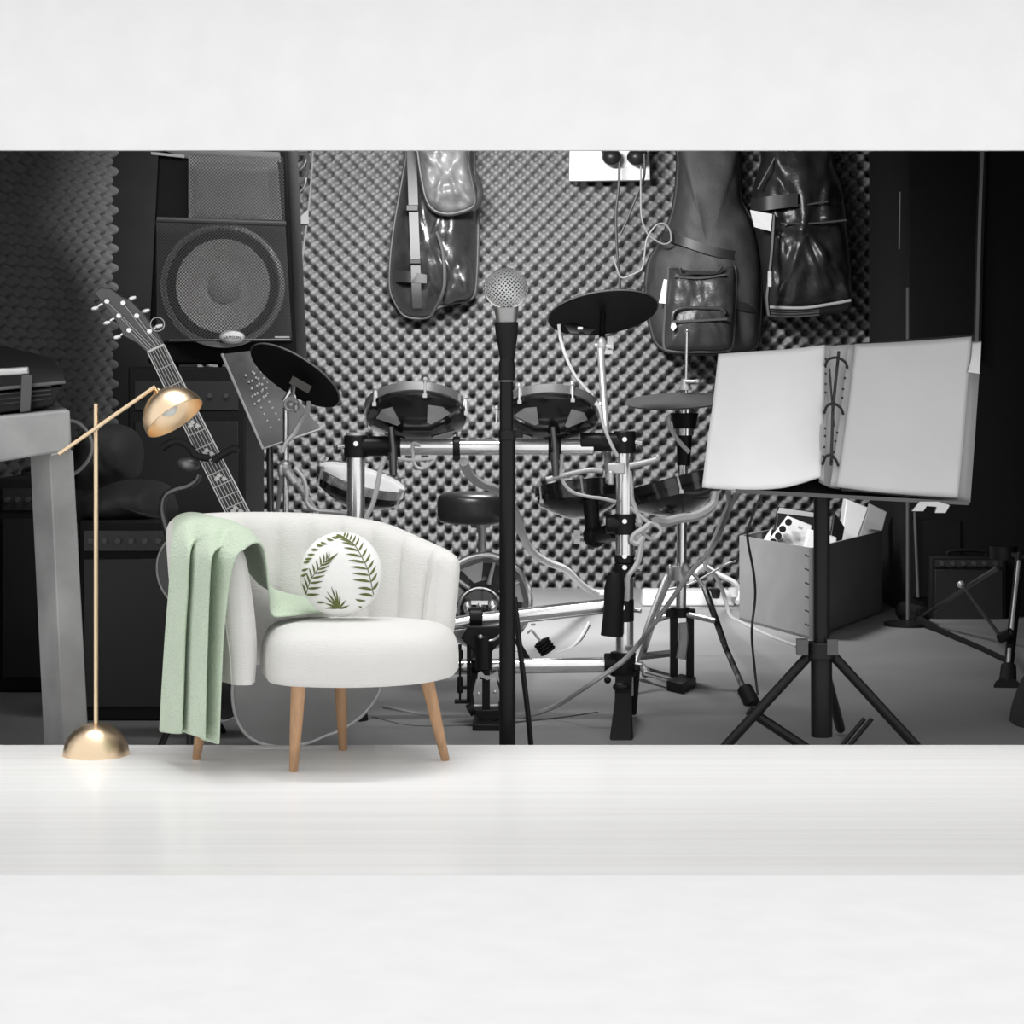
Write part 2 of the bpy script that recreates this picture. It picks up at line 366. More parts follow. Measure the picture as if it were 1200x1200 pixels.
# round cushion with fern print
def cushion():
    cx, cy, D = 399.5, 672.5, 6.20; c = P(cx, cy, D); R = M(48.5, D); T = 0.055
    tilt = math.radians(-14); Rm = Matrix.Rotation(tilt, 3, 'X')
    def surf(u, w, e=0.0):                      # u,w in unit disc; front faces -Y
        r = min(1.0, math.hypot(u, w)); return c+Rm@Vector((u*R, -(T*(1-r**2.6)**0.55+e), w*R/math.cos(tilt)))
    g = G(); rows = []
    for s_ in (-1, 1):
        for i in (range(0, 25) if s_ == -1 else range(23, -1, -1)):
            r = math.sin(pi/2*i/24); rows.append([c+Rm@Vector((r*R*math.cos(a), s_*T*max(0, (1-r**2.6))**0.55, r*R*math.sin(a)/math.cos(tilt))) for a in [2*pi*j/64 for j in range(64)]])
    g.loft(rows[::1])
    g.cur = 1
    def tri(px, py): return ((px-cx)/48.5, -(py-cy)/48.5)
    def leaf(p, ang, ln, wd, n=6):
        L_, R_ = [], []
        for i in range(n+1):
            s_ = i/n; w_ = wd*math.sin(pi*s_**0.8)*0.5+0.12; bend = 1.5*math.sin(pi*s_)
            x = p[0]+math.cos(ang)*ln*s_-math.sin(ang)*bend*0.4; y = p[1]+math.sin(ang)*ln*s_+math.cos(ang)*bend*0.4
            a = tri(x-math.sin(ang)*w_, y+math.cos(ang)*w_); b_ = tri(x+math.sin(ang)*w_, y-math.cos(ang)*w_)
            if math.hypot(*a) > .985 or math.hypot(*b_) > .985: break
            L_.append(surf(*a, .0012)); R_.append(surf(*b_, .0012))
        if len(L_) > 1: g.grid([L_, R_])
    def stem(pts, w_=0.45):
        q = cr([Vector((x, y, 0)) for x, y in pts], 6)
        L_, R_ = [], []
        for i, p in enumerate(q):
            t_ = (q[min(i+1, len(q)-1)]-q[max(0, i-1)]).normalized()
            a = tri(p.x-t_.y*w_, p.y+t_.x*w_); b_ = tri(p.x+t_.y*w_, p.y-t_.x*w_)
            if math.hypot(*a) > .985: continue
            L_.append(surf(*a, .0013)); R_.append(surf(*b_, .0013))
        g.grid([L_, R_]); return q
    q = stem([(439,699),(436,684),(432,670),(425,656),(417,643),(410,637),(403,633)])
    n = len(q)
    for i in range(0, n, 3):
        p = q[i]; f = i/(n-1); ln = 21-10*f**2 if f > .15 else 17
        leaf((p.x, p.y), math.radians(182+6*f+ (18*f*f)), ln, 3.0-1.0*f)
        leaf((p.x, p.y), math.radians(-58-28*f*f), (15-5*f)*(0.7+0.3*min(1, f*4)), 2.6-0.8*f)
    q = stem([(358.5,702),(362,691),(367,680),(374,671),(381,663),(386,660)])
    n = len(q)
    for i in range(0, n, 3):
        p = q[i]; f = i/(n-1)
        leaf((p.x, p.y), math.radians(8-44*f), 17-3*f, 2.6-.8*f)
        leaf((p.x, p.y), math.radians(-112+26*f*f), 14-4*f, 2.2-.6*f)
    for an, ln in ((-178,17),(-160,18),(-140,22),(-125,25),(-108,28),(-96,23),(-80,16),(-45,15),(-15,15)):
        leaf((398, 714), math.radians(an), ln*.9, 1.9)
    for (x, y, an) in ((354,670,-8),(356,661,-5),(358,657,0),(361,652,3),(365,646,6),(371,641,10),(376,638,20),(383,634,15),(389,632,10),(393,631,0),(353,676,-10)):
        leaf((x, y), math.radians(an), 9, 2.8)
    for (x, y, an) in ((372,706,5),(418,704,3),(421,711,3)): leaf((x, y), math.radians(an), 12, 2)
    for (x, y) in ((441,641),(443,646),(445,651),(446,657)): leaf((x, y), math.radians(35), 6, 1.2)
    base = mat('white cushion cotton', (0.80, 0.80, 0.785), 0.85, 0, 0.2, var=0.01, bump=0.1, bscale=200)
    fern = mat('olive fern print', (0.13, 0.15, 0.055), 0.85, 0, 0.1, var=0.15)
    o = g.build('round_cushion', [base, fern], smooth=60)
    tag(o, 'round white cushion with green fern print leaning in the armchair', 'cushion')
cushion()

# floor lamp
def lamp():
    D = 2750/(886-450); D = 6.33; b0 = P(112.5, 0, D); b0.z = 0
    t = thing('floor_lamp', 'gold floor lamp with dome shade and dome base', 'floor lamp', b0)
    R = M(38.5, D)
    prof = [(0, R*.98)]+[(R*math.sin(a), R*.98*math.cos(a)) for a in [pi/2*i/16 for i in range(1, 17)]]+[(R, 0.0), (R*.9, -0.0), (0, 0.0)]
    g = G(); g.lathe(prof, b0, (0,0,1), 56); g.build('base', GOLD, t, smooth=50)
    top = P(112.5, 473, D); g = G(); g.cyl(b0+V(0,0,R*.93), top, M(2.7, D), n=20); g.build('pole', GOLD, t)
    Da = D-0.035
    g = G(); g.cyl(P(69,532,Da), P(182,453,Da), M(2.6, Da), n=20); g.cyl(P(113,501,Da-0.001), P(113,501,D), M(3.2, D), n=16); g.build('arm', GOLD, t)
    c = P(205, 490, Da); ax = Vector((-0.57, 0.26, 0.80)).normalized(); R2 = M(37.5, Da)
    pr = [(R2*math.cos(a), R2*math.sin(a)) for a in [pi/2*i/20 for i in range(0, 21)]]
    pin = [((R2-.003)*math.cos(a), (R2-.003)*math.sin(a)) for a in [pi/2*i/20 for i in range(20, -1, -1)]]
    g = G(); g.lathe(pr+pin+[(R2, 0)], c, ax, 56); g.build('lamp_shade', GOLD, t, smooth=50)
    g = G(); g.cyl(c+ax*R2*.97, P(180.5,455,Da), .007, .006); g.cyl(c+ax*R2*.96, c+ax*(R2*.96+.012), .013); g.build('joint', GOLD, t)
    g = G(); g.cyl(c+ax*R2*.95, c+ax*R2*.6, .016, .016); g.build('bulb_socket', GOLD, t)
    g = G(); g.ball(c+ax*R2*.42, .028); g.build('bulb', mat('frosted bulb glass', 0.8, 0.3), t)
lamp()

# ================================================================== STUDIO: left side
def S_floor(y): return 3000.0/(y-450)        # distance of a studio floor point seen at row y
FLOORZ = FZ
def foot(x, D, z=FZ): return Vector(((x-600)*D/F, D, z))

# workbench
GREYW = mat('grey painted wood', 0.30, 0.55, 0, 0.4, var=0.22, vscale=5, bump=0.1, bscale=30)
def bench():
    t = thing('workbench', 'grey painted wooden workbench with thick leg at the left edge', 'table', foot(55, 6.8))
    g = G()
    a = [P(-60,494,6.62), P(82,480,6.62), P(84,528,6.62), P(-60,551,6.62)]
    b = [P(-25,480,7.5), P(64,470,7.5), P(66,500,7.5), P(-25,515,7.5)]
    g.hexa([a[3], a[2], b[2], b[3], a[0], a[1], b[1], b[0]]); g.build('table_top', GREYW, t, bevel=.008)
    for dx, Da in ((0, 6.66), (-112, 7.3)):
        g = G(); zt_ = H+(450-528)*Da/F; x = lambda px, d=Da: (px+dx-600)*d/F
        tp = [V(x(26), Da+.10, zt_), V(x(58), Da, zt_), V(x(83), Da+.04, zt_), V(x(55), Da+.15, zt_)]
        bt = [V(x(44), Da+.10, FZ), V(x(76), Da, FZ), V(x(103), Da+.04, FZ), V(x(75), Da+.15, FZ)]
        g.hexa(bt+tp); g.build('leg', GREYW, t, bevel=.004)
    g = G(); g.hexa([P(60,534,6.66), P(83,528,6.66), P(83,528,6.70), P(60,534,6.70), P(60,528,6.66), P(83,522,6.66), P(83,522,6.70), P(60,528,6.70)]); g.build('edge_strip', mat('pale strip', 0.6, 0.5), t)
bench()
def mixer():
    t = thing('mixing_desk', 'dark sloping mixing desk on the grey workbench', 'mixing desk', P(20, 478, 6.95))
    g = G(); A, B = 6.72, 7.35
    g.hexa([P(-60,492,A), P(62,476,A), P(60,468,B), P(-15,470,B), P(-60,467,A), P(74,452,A), P(60,430,B), P(-15,412,B)]); g.build('case', BLACK, t, bevel=.005)
    g = G(); g.hexa([P(-60,464,A-.01), P(77,450,A-.01), P(63,424,B), P(-15,406,B), P(-60,458,A-.01), P(77,446,A-.01), P(64,420,B), P(-15,400,B)]); g.build('top_panel', mat('dark metal panel', 0.12, 0.35, 0.3), t, bevel=.003)
    g = G()
    for k in range(4): g.tube([P(-60, 461+k*6.5, A-.006), P(60, 452+k*5, A-.006)], .0022, 6)
    g.build('side_ribs', STRAP, t)
    g = G(); g.tube(pc([(-60,437),(0,436),(33,434)], A-.03, 4), .012, 8); g.build('handle_bar', STEEL, t)
    g = G(); g.hexa([P(23,484,A-.04), P(36,482,A-.04), P(36,482,A), P(23,484,A), P(25,440,A-.04), P(38,440,A-.04), P(38,440,A), P(25,440,A)]); g.ball(P(31.5,441,A-.02), (M(6.5,A), .02, M(4,A))); g.build('bracket', mat('dark grey metal', 0.10, 0.4, 0.5), t, bevel=.003)
mixer()
o = G(); o.tube(pc([(82,493),(92,496),(103,507),(108,522),(104,538),(92,552),(80,558)], 6.9), .006, 8)
tag(o.build('cable_loop', mat('grey rubber', 0.22, 0.5)), 'grey cable loop bulging out beside the end of the workbench', 'cable')

# dark pile: amplifier cabinets and soft cases
MESHM = bpy.data.materials.new('black speaker mesh'); MESHM.use_nodes = True; nt = MESHM.node_tree; b = nt.nodes['Principled BSDF']
b.inputs['Base Color'].default_value = (.022,.022,.022,1); b.inputs['Roughness'].default_value = .45
tc = nt.nodes.new('ShaderNodeTexCoord'); vo = nt.nodes.new('ShaderNodeTexVoronoi'); vo.inputs['Scale'].default_value = 70; vo.inputs['Randomness'].default_value = 0
rr = nt.nodes.new('ShaderNodeValToRGB'); rr.color_ramp.elements[0].color = (.16,.16,.16,1); rr.color_ramp.elements[0].position = .12; rr.color_ramp.elements[1].color = (.02,.02,.02,1); rr.color_ramp.elements[1].position = .3
nt.links.new(tc.outputs['Object'], vo.inputs['Vector']); nt.links.new(vo.outputs['Distance'], rr.inputs[0]); nt.links.new(rr.outputs[0], b.inputs['Base Color'])
def amp(name, label, x0, y0, x1, D, dep, y1=None):
    zb_ = FZ if y1 is None else P(0, y1, D).z
    t = thing(name, label, 'amplifier', foot((x0+x1)/2, D+dep/2, zb_)); a = P(x0, y0, D); b_ = P(x1, y0, D)
    g = G(); g.box(((a.x+b_.x)/2, D+dep/2, (a.z+zb_)/2), (b_.x-a.x, dep, a.z-zb_)); g.build('cabinet', TOLEX, t, bevel=.01)
    w_ = b_.x-a.x; h = a.z-zb_
    g = G(); g.box(((a.x+b_.x)/2, D-.006, zb_+h*.44), (w_*.88, .012, h*.74)); g.build('grille', MESHM, t, bevel=.003)
    g = G(); g.box(((a.x+b_.x)/2, D-.004, zb_+h*.90), (w_*.88, .008, h*.10)); gp = g.build('control_panel', mat('dark panel', 0.05, 0.4, 0.4), t)
    for k in range(6):
        g = G(); g.cyl(V(a.x+w_*(.14+.14*k), D-.008, zb_+h*.9), V(a.x+w_*(.14+.14*k), D-.028, zb_+h*.9), .010); g.build('knob', mat('dark knob', .08, .4), gp)
    g = G(); g.tube(cr([V((a.x+b_.x)/2-.1, D+dep*.5, a.z), V((a.x+b_.x)/2-.08, D+dep*.5, a.z+.025), V((a.x+b_.x)/2+.08, D+dep*.5, a.z+.025), V((a.x+b_.x)/2+.1, D+dep*.5, a.z)], 6), .01); g.build('handle', RUBBER, t)
amp('guitar_amplifier', 'black guitar amplifier with mesh grille on the floor behind the gold lamp pole', 92, 610, 205, 7.6, .45)
amp('bass_amplifier', 'large black bass cabinet on the floor behind the workbench leg', -2, 560, 84, 8.3, .5)
def soft(name, label, cat, out, D, dep, m, **k):
    o = puffy(out, D, dep, **k).build(name, m, smooth=60); return tag(o, label, cat)
soft('gig_bag', 'black padded bag lying on top of the black guitar amplifier', 'bag', [(88,612),(92,588),(118,572),(150,562),(192,566),(205,585),(208,602),(198,611)], 7.95, .34, mat('dark soft bag', 0.035, 0.7, 0, 0.3, bump=.2, bscale=120), wr=.03, back=.05)
soft('cushion_case', 'small rounded black case leaning above the padded bag', 'bag', [(86,572),(84,545),(96,505),(118,497),(150,500),(166,520),(165,552),(150,566),(118,573)], 8.45, .2, mat('dark soft bag', 0.035), wr=.02, back=.05)

# PA speaker
def pa():
    D = 9.6; zb_ = P(0, 428, D).z
    t = thing('loudspeaker', 'large black two-way loudspeaker with round woofer behind mesh', 'loudspeaker', foot(255, D+.3, zb_))
    g = G(); f = [P(173,426,D), P(348,426,D), P(336,160,D), P(186,160,D)]
    g.prism(f, (0, .5, 0)); g.build('cabinet', TOLEX, t, bevel=.012)
    # recessed front baffle frame and horn
    fr = [P(183,402,D), P(343,400,D), P(335,258,D), P(183,258,D)]
    g = G(); g.prism([p-V(0,.02,0) for p in fr], (0, .015, 0)); baf = g.build('baffle', mat('speaker baffle', 0.03, 0.5, 0, .4), t, bevel=.003)
    c = P(261, 335, D-.115); R = M(68, D)
    g = G(); g.lathe([(R*1.06,0),(R*1.05,.012),(R*.98,.018),(R*.95,.006)], c, (0,-1,0), 64); g.build('woofer_frame', mat('woofer ring', 0.5, 0.35, .3), t)
    g = G(); g.lathe([(R*.95,.006),(R*.90,.016),(R*.84,.012),(R*.80,-.002)], c, (0,-1,0), 64); g.build('surround', RUBBER, t)
    g = G(); g.lathe([(R*.80,-.002),(R*.55,-.035),(R*.28,-.075),(R*.1,-.085),(0,-.085)], c, (0,-1,0), 64); g.build('woofer_cone', mat('woofer cone', 0.85, 0.45, 0, .5), t, smooth=80)
    g = G(); g.lathe([(R*.30,-.075),(R*.29,-.06),(R*.24,-.045),(R*.15,-.035),(0,-.031)], c, (0,-1,0), 48); g.build('dust_cap', mat('dust cap', 0.7, 0.35, 0, .5), t, smooth=80)
    # cut look: horn opening
    g = G(); h = [P(221,255,D-.03), P(331,258,D-.03), P(325,186,D-.03), P(221,182,D-.03)]; hi = [P(230,250,D-.005), P(318,252,D-.005), P(313,196,D-.005), P(230,194,D-.005)]
    g.add(h+hi, [(0,1,5,4),(1,2,6,5),(2,3,7,6),(3,0,4,7),(4,5,6,7)]); g.build('horn_frame', mat('horn frame', 0.6, 0.45, 0, .4), t, smooth=0)
    g = G(); g.prism([P(220,186,D-.02), P(330,190,D-.02), P(328,178,D-.02), P(178,172,D-.02)], (0,.02,0)); g.build('top_bar', mat('grey metal bar', 0.2, 0.4, .6), t, bevel=.002)
    g = G(); g.prism([P(177,181,D-.04), P(216,185,D-.04), P(216,181.5,D-.04), P(177,178,D-.04)], (0,.01,0)); g.build('light_strip', mat('bright label strip', 0.7, 0.4), t)
    # mesh grille: real holes
    m = bpy.data.materials.new('perforated grille'); m.use_nodes = True; n = m.node_tree; bb = n.nodes['Principled BSDF']; out = n.nodes['Material Output']
    bb.inputs['Base Color'].default_value = (.075,.075,.075,1); bb.inputs['Metallic'].default_value = .3; bb.inputs['Roughness'].default_value = .45
    tc_ = n.nodes.new('ShaderNodeTexCoord'); v_ = n.nodes.new('ShaderNodeTexVoronoi'); v_.inputs['Scale'].default_value = 95; v_.inputs['Randomness'].default_value = 0
    mp_ = n.nodes.new('ShaderNodeMapping'); mp_.inputs['Rotation'].default_value = (0, .785, 0); mp_.inputs['Scale'].default_value = (1, 0, 1); mp_.inputs['Location'].default_value=(0,0,0)
    lt = n.nodes.new('ShaderNodeMath'); lt.operation = 'LESS_THAN'; lt.inputs[1].default_value = .40
    tr = n.nodes.new('ShaderNodeBsdfTransparent'); ms = n.nodes.new('ShaderNodeMixShader')
    n.links.new(tc_.outputs['Object'], mp_.inputs[0]); n.links.new(mp_.outputs[0], v_.inputs['Vector']); n.links.new(v_.outputs['Distance'], lt.inputs[0]); n.links.new(lt.outputs[0], ms.inputs[0])
    n.links.new(bb.outputs[0], ms.inputs[1]); n.links.new(tr.outputs[0], ms.inputs[2]); n.links.new(ms.outputs[0], out.inputs[0])
    g = G(); g.prism([P(184,399,D-.145), P(342,397,D-.145), P(334,259,D-.145), P(332,184,D-.145), P(222,180,D-.145), P(222,255,D-.145), P(184,256,D-.145)], (0,.003,0)); g.build('grille', m, t, smooth=0)
    g = G(); g.tube([P(184,257,D-.145), P(335,262,D-.145)], .012, 8); g.build('grille_trim', mat('trim grey', 0.14, .4, .4), t)
    g = G(); g.tube([P(198,399,D-.155), P(340,398,D-.155)], .005, 8); g.build('grille_trim', mat('trim grey', 0.14), t)
    g = G(); g.ball(P(272,395,D-.16), (M(15,D), .012, M(8,D)), 32); bd = g.build('badge', STEEL, t)
    g = G(); g.ball(P(272,395,D-.166), (M(12.5,D), .013, M(5.8,D)), 32); g.build('badge_plate', mat('badge plate', 0.9, .4), bd)
    text('SAMSON', P(272,397.2,D-.181), M(20,D), BLACK, bd)
    g = G(); g.pbox(322, 394, 339, 396, D-.16, .01); g.build('model_plate', STEEL, t)
def text(s_, c, width, m, parent, name='lettering'):
    cu = bpy.data.curves.new('txt', 'FONT'); cu.body = s_; cu.align_x = 'CENTER'; cu.size = 1; cu.extrude = .02
    o = bpy.data.objects.new('txt', cu); C.objects.link(o)
    dg = bpy.context.evaluated_depsgraph_get(); me = bpy.data.meshes.new_from_object(o.evaluated_get(dg)); bpy.data.objects.remove(o)
    xs = [v.co.x for v in me.vertices]; k = width/(max(xs)-min(xs))
    for v in me.vertices: v.co = Vector((v.co.x*k, -v.co.z*k, v.co.y*k))
    me.materials.append(m); q = bpy.data.objects.new(name, me); C.objects.link(q); q.parent = parent; q.location = c-WL[parent.name]; WL[q.name] = c.copy(); return q
pa()
amp('subwoofer', 'tall black cabinet that carries the big loudspeaker', 150, 430, 288, 9.5, .7)
# cable with plug hanging beside the speaker
def hang():
    t = thing('hanging_cable', 'thin pale cable with a triangular tag hanging beside the loudspeaker', 'cable', P(352, 340, 12.44))
    g = G(); g.tube(pc([(367,150),(366,190),(362,240),(357,280),(352,320),(350,345),(352,380),(356,420)], 12.44), .006, 6); g.build('cord', mat('thin cord', .2, .5), t)
    g = G(); g.prism([P(348,258,12.40), P(361,245,12.40), P(362,262,12.40), P(348,263,12.40)], (0,.01,0)); g.build('tag', mat('grey tag', .2, .5), t)
hang()
g = G(); g.tube(pc([(340,201),(352,198),(358,190),(360,182)], 12.42), .008, 6); g.tube(pc([(342,229),(350,226),(357,217),(359,205)], 12.42), .008, 6); g.tube(pc([(341,170),(350,180),(360,182),(359,205),(346,218)], 12.42), .012, 6)
tag(g.build('headphone_band', mat('black cord', .06, .4)), 'coiled dark headband and wires hanging at the corner beside the loudspeaker', 'headphones')

# guitars
def guitar_outline(cx, cy, ax, L_, W_, pts):  # pts: (along, half width) from the neck end to the tail
    a = Vector(ax).normalized(); n_ = Vector((-a.y, a.x)); l = [(cx+a.x*t*L_+n_.x*w_*W_, cy+a.y*t*L_+n_.y*w_*W_) for t, w_ in pts]; r = [(cx+a.x*t*L_-n_.x*w_*W_, cy+a.y*t*L_-n_.y*w_*W_) for t, w_ in pts[::-1]]
    return l+r[1:-1]
BODY = [(0,0),(0.01,.3),(.05,.55),(.14,.70),(.25,.73),(.36,.66),(.45,.62),(.55,.72),(.68,.93),(.80,1.0),(.90,.90),(.97,.6),(1.0,.25),(1.0,0)]
SPR = mat('pearl', .75, .3)
def guitar():
    D = 6.95
    t = thing('acoustic_guitar', 'acoustic guitar with pale body and inlaid neck leaning behind the white armchair', 'guitar', foot(360, D))
    top = [P(x,y,D) for x,y in guitar_outline(281, 612, (.40, 1.0), 270, 89, BODY)]
    g = G(); g.prism(cr(top, 5, closed=True), (0, .13, 0)); g.build('body', mat('grey guitar top', 0.26, 0.25, 0, .5, var=.15, vscale=3, coat=.5), t, smooth=30)
    e = cr(top, 5, closed=True); g = G(); g.tube([p-V(0,.002,0) for p in e], .005, 6, closed=True); g.build('binding', mat('cream binding', .5, .4), t)
    g = G(); g.lathe([(0,.001),(.05,.001),(.055,.003),(.06,.001)], P(325,700,D-.004), (0,-1,0), 32); g.build('sound_hole', BLACK, t)
    # neck
    a, b_ = (182.5, 408), (312, 668)
    def q(f, w_, d=0.0, h=0): 
        x = a[0]+(b_[0]-a[0])*f; y = a[1]+(b_[1]-a[1])*f; ww = (10.5+3.2*f)
        return P(x+w_*ww*.9, y-w_*ww*.4, D-.012-d)
    g = G(); g.hexa([q(1,-1), q(1,1), q(1,1,-.03), q(1,-1,-.03), q(0,-1), q(0,1), q(0,1,-.03), q(0,-1,-.03)]); nk = g.build('neck', mat('dark neck wood', .06, .35, 0, .5), t, bevel=.004)
    g = G(); g.hexa([q(1,-1,.004), q(1,1,.004), q(1,1), q(1,-1), q(0,-1,.004), q(0,1,.004), q(0,1), q(0,-1)]); fb = g.build('fretboard', mat('ebony board', .045, .35, 0, .5), t)
    for k in range(1, 18):
        f = (1-2**(-k/12))*1.62*.93
        if f < 1: g = G(); g.tube([q(f,-1,.005), q(f,1,.005)], .0018, 5); g.build('fret', STEEL, fb)
    g = G(); g.tube([q(0,-1,.008), q(0,1,.008)], .004, 6); g.build('nut', SPR, fb)
    g = G()
    for k in (3, 5, 7, 9, 12, 14):
        f = ((1-2**(-k/12))+(1-2**(-(k-1)/12)))/2*1.62*.93
        for w_, dx in ((-.35, 0), (.3, .012), (0, -.008)):
            c = q(f+dx, w_, .005); g.prism([c+V(-.010,0,-.003), c+V(-.002,0,-.007), c+V(.011,0,.002), c+V(.003,0,.005), c+V(-.004,0,.010)], (0,.001,0))
    g.build('inlay', SPR, fb)
    for s_ in (-1, 1):
        g = G(); g.tube([q(0,s_,.002), q(1,s_,.002)], .0028, 6); g.build('neck_binding', SPR, nk)
    # headstock
    hs = [(172.5,413),(193,406),(185,392),(168,368),(152,351),(143,348),(130,338),(118,337),(110,343),(122,358),(135,375),(145,394),(160,402)]
    g = G(); g.prism([P(x,y,D-.01) for x, y in hs], (0, .022, 0)); h = g.build('headstock', mat('headstock veneer', .09, .25, 0, .5, coat=.4), t, bevel=.003)
    posts = [(125,353),(139,370),(151,387),(144,355),(160,370),(175,388)]
    for k, (x, y) in enumerate(posts):
        g = G(); g.cyl(P(x,y,D-.01), P(x,y,D-.035), M(2.3,D)); g.ball(P(x,y,D-.012), (M(3.6,D), .004, M(3.6,D)))
        dx, dy = ((-14, 8) if k < 3 else (11, -6)); g.tube([P(x,y,D), P(x+dx*.7,y+dy*.7,D)], .004, 8); g.ball(P(x+dx,y+dy,D), (M(5.5,D), .007, M(3,D)), 16, Matrix.Rotation(-.3, 3, 'Y')); g.build('tuning_peg', CHROME, h)
    g = G()
    for k, (x, y) in enumerate(posts):
        order = [2,1,0,3,4,5]; w_ = (-.8, -.48, -.16, .16, .48, .8)[order.index(k)] if k in order else 0
        g.tube([P(x,y,D-.03), q(0,w_,.011), q(1,w_,.011), P(352+w_*8,770,D-.015)], .0011, 5)
    g.build('strings', STEEL, t)
    g = G(); g.ring(P(184.5,380,D-.03), (0.1,-1,0.1), M(8,D), .0016, 32, 6); g.build('string_loop', STEEL, t)
guitar()
def guitar2():
    D = 7.22
    t = thing('dark_guitar', 'dark guitar with pale edge binding half hidden at the left of the armchair', 'guitar', foot(250, D))
    top = [P(x,y,D) for x,y in ((262,605),(225,612),(200,630),(187,648),(184,668),(188,686),(198,702),(212,712),(215,735),(212,770),(222,815),(262,845),(300,815),(310,770),(300,720),(315,660),(300,620))]
    e = cr(top, 6, closed=True); g = G(); g.prism(e, (0,.11,0)); g.build('body', GLOSSB, t, smooth=30)
    g = G(); g.tube([p-V(0,.002,0) for p in e], .0035, 6, closed=True); g.build('binding', mat('cream binding', .5), t)
guitar2()
def gstand():
    D = 7.1; t = thing('guitar_stand', 'dark tubular guitar stand with curved padded yoke around the guitar neck', 'guitar stand', foot(225, D))
    g = G(); g.tube(pc([(233,556),(230,563),(220,570),(205,574),(193,582),(190,600),(196,625),(203,660),(215,740),(225,920)], D), .011, 10); g.build('post', mat('dark steel', .16, .3, .8), t)
    for lst in ([(190,525),(200,519),(212,518),(222,524),(230,534),(245,537)], [(250,540),(262,532),(274,526),(280,529)]):
        g = G(); g.tube(pc(lst, D-.2), .012, 10); g.build('yoke', RUBBER, t)
    g = G(); g.ball(P(221,544,D-.1), (M(13,D), .03, M(8,D)), 20, Matrix.Rotation(.2,3,'Y')); g.build('clamp', mat('grey clamp', .25, .35, .6), t)
    for dx in (-35, 40):
        g = G(); g.tube([P(222,800,D), foot(222+dx, D-.15 if dx<0 else D+.2, FZ+.012)], .011, 8); g.build('leg', BLACK, t)
gstand()

# perforated music stand and left cymbal
def perf():
    D = 8.6; t = thing('perforated_music_stand', 'dark perforated metal music stand desk tilted behind the left cymbal pad', 'music stand', foot(322, D))
    g = G(); pts = [P(260,415,D+.1), P(295,411,D+.1), P(350,470,D), P(376,503,D-.04), P(308,526,D-.06)]
    g.prism(pts, (0,.006,0)); desk = g.build('desk', mat('worn dark steel', .12, .38, .6, var=.6, vscale=3), t)
    g = G(); g.tube([P(260,415,D+.09), P(308,526,D-.07), P(376,503,D-.05)], .006, 6); g.build('desk_lip', STEEL, desk)
    g = G()
    for r, n_ in ((26, 13), (19, 11), (34, 16), (12, 8)):
        for k in range(n_):
            a = math.radians(150+k*(230/n_)); x = 312+r*math.cos(a)*.8+10; y = 455+r*math.sin(a)*1.1
            g.ball(P(x, y, D+.096-(y-413)/113*.16), (.0055, .004, .0065), 8)
    for k in range(9): g.ball(P(288+k*3.6, 440+k*7.6, D+.055-k*.0107), (.005,.004,.006), 8); g.ball(P(296+k*3.9, 436+k*7, D+.06-k*.0099), (.005,.004,.006), 8)
    g.build('desk_holes', mat('pale holes', .45, .4), desk)
    g = G(); g.cyl(P(316,523,D), foot(320, D), .014); g.build('pole', mat('dark steel', .16), t)
    for k in range(3):
        a = 2.1*k+.5; g = G(); g.tube([foot(320, D, FZ+.3), foot(320, D, FZ+.01)+V(.28*math.cos(a), .28*math.sin(a), 0)], .01, 8); g.build('leg', mat('dark steel', .16), t)
perf()

# ================================================================== STUDIO: drum kit
def dpad(name, label, cx, cy, rpx, D, n_, depth=.085, head=None, group=None, rim=CHROME, wedge=True, lugs=6, cat='drum pad', hr=.012, spin=0):
    c = P(cx, cy, D); R = M(rpx, D); n_ = Vector(n_).normalized()
    t = thing(name, label, cat, c-n_*depth, group)
    g = G(); g.lathe([(0,-depth),(R*.30,-depth),(R*.62,-depth*.78),(R*.93,-depth*.50),(R*.97,-depth*.42),(R*.97,-.008),(R*.9,-.008)], c, n_, 64); g.build('shell', GLOSSB, t, smooth=28)
    g = G(); g.lathe([(R*.975,-.02),(R*1.01,-.02),(R*1.02,hr),(R*1.0,hr+.003),(R*.965,hr),(R*.96,-.006)], c, n_, 64); g.build('hoop', rim, t, smooth=40)
    g = G(); g.lathe([(R*.965,-.002),(R*.5,.002),(0,.003)], c, n_, 48); g.build('drum_head', head or mat('black mesh head', .03, .5), t, smooth=80)
    u = Vector((1,0,0)); u = (u-n_*u.dot(n_)).normalized(); w_ = n_.cross(u)
    for k in range(lugs):
        a = 2*pi*(k+.5)/lugs+spin; d = u*math.cos(a)+w_*math.sin(a); q = c+d*R*1.035
        g = G(); g.cyl(q+n_*.022, q-n_*.05, .0045, n=8); g.cyl(q+n_*.026, q+n_*.014, .0085, n=8); g.box(q-n_*.045, (.014,.014,.014)); g.build('tension_lug', STEEL, t)
    if wedge:
        for k in range(4):
            a0 = 2*pi*k/4+.5+spin; pts = []
            def cp(rr, aa):
                f = (rr-.30)/(.93-.30); h = -depth+(depth*.5)*max(0, min(1, f))**1.25
                return c+(u*math.cos(aa)+w_*math.sin(aa))*R*rr+n_*(h-.006)
            pts = [cp(.42, a0-.12), cp(.80, a0-.38), cp(.84, a0), cp(.80, a0+.30), cp(.42, a0+.12)]
            g = G(); g.prism(pts, n_*.004); g.build('wedge_panel', mat('pale satin', .5, .3, .1, var=.2), t, smooth=0)  # paler flat wedges set on the underside cone
    return t
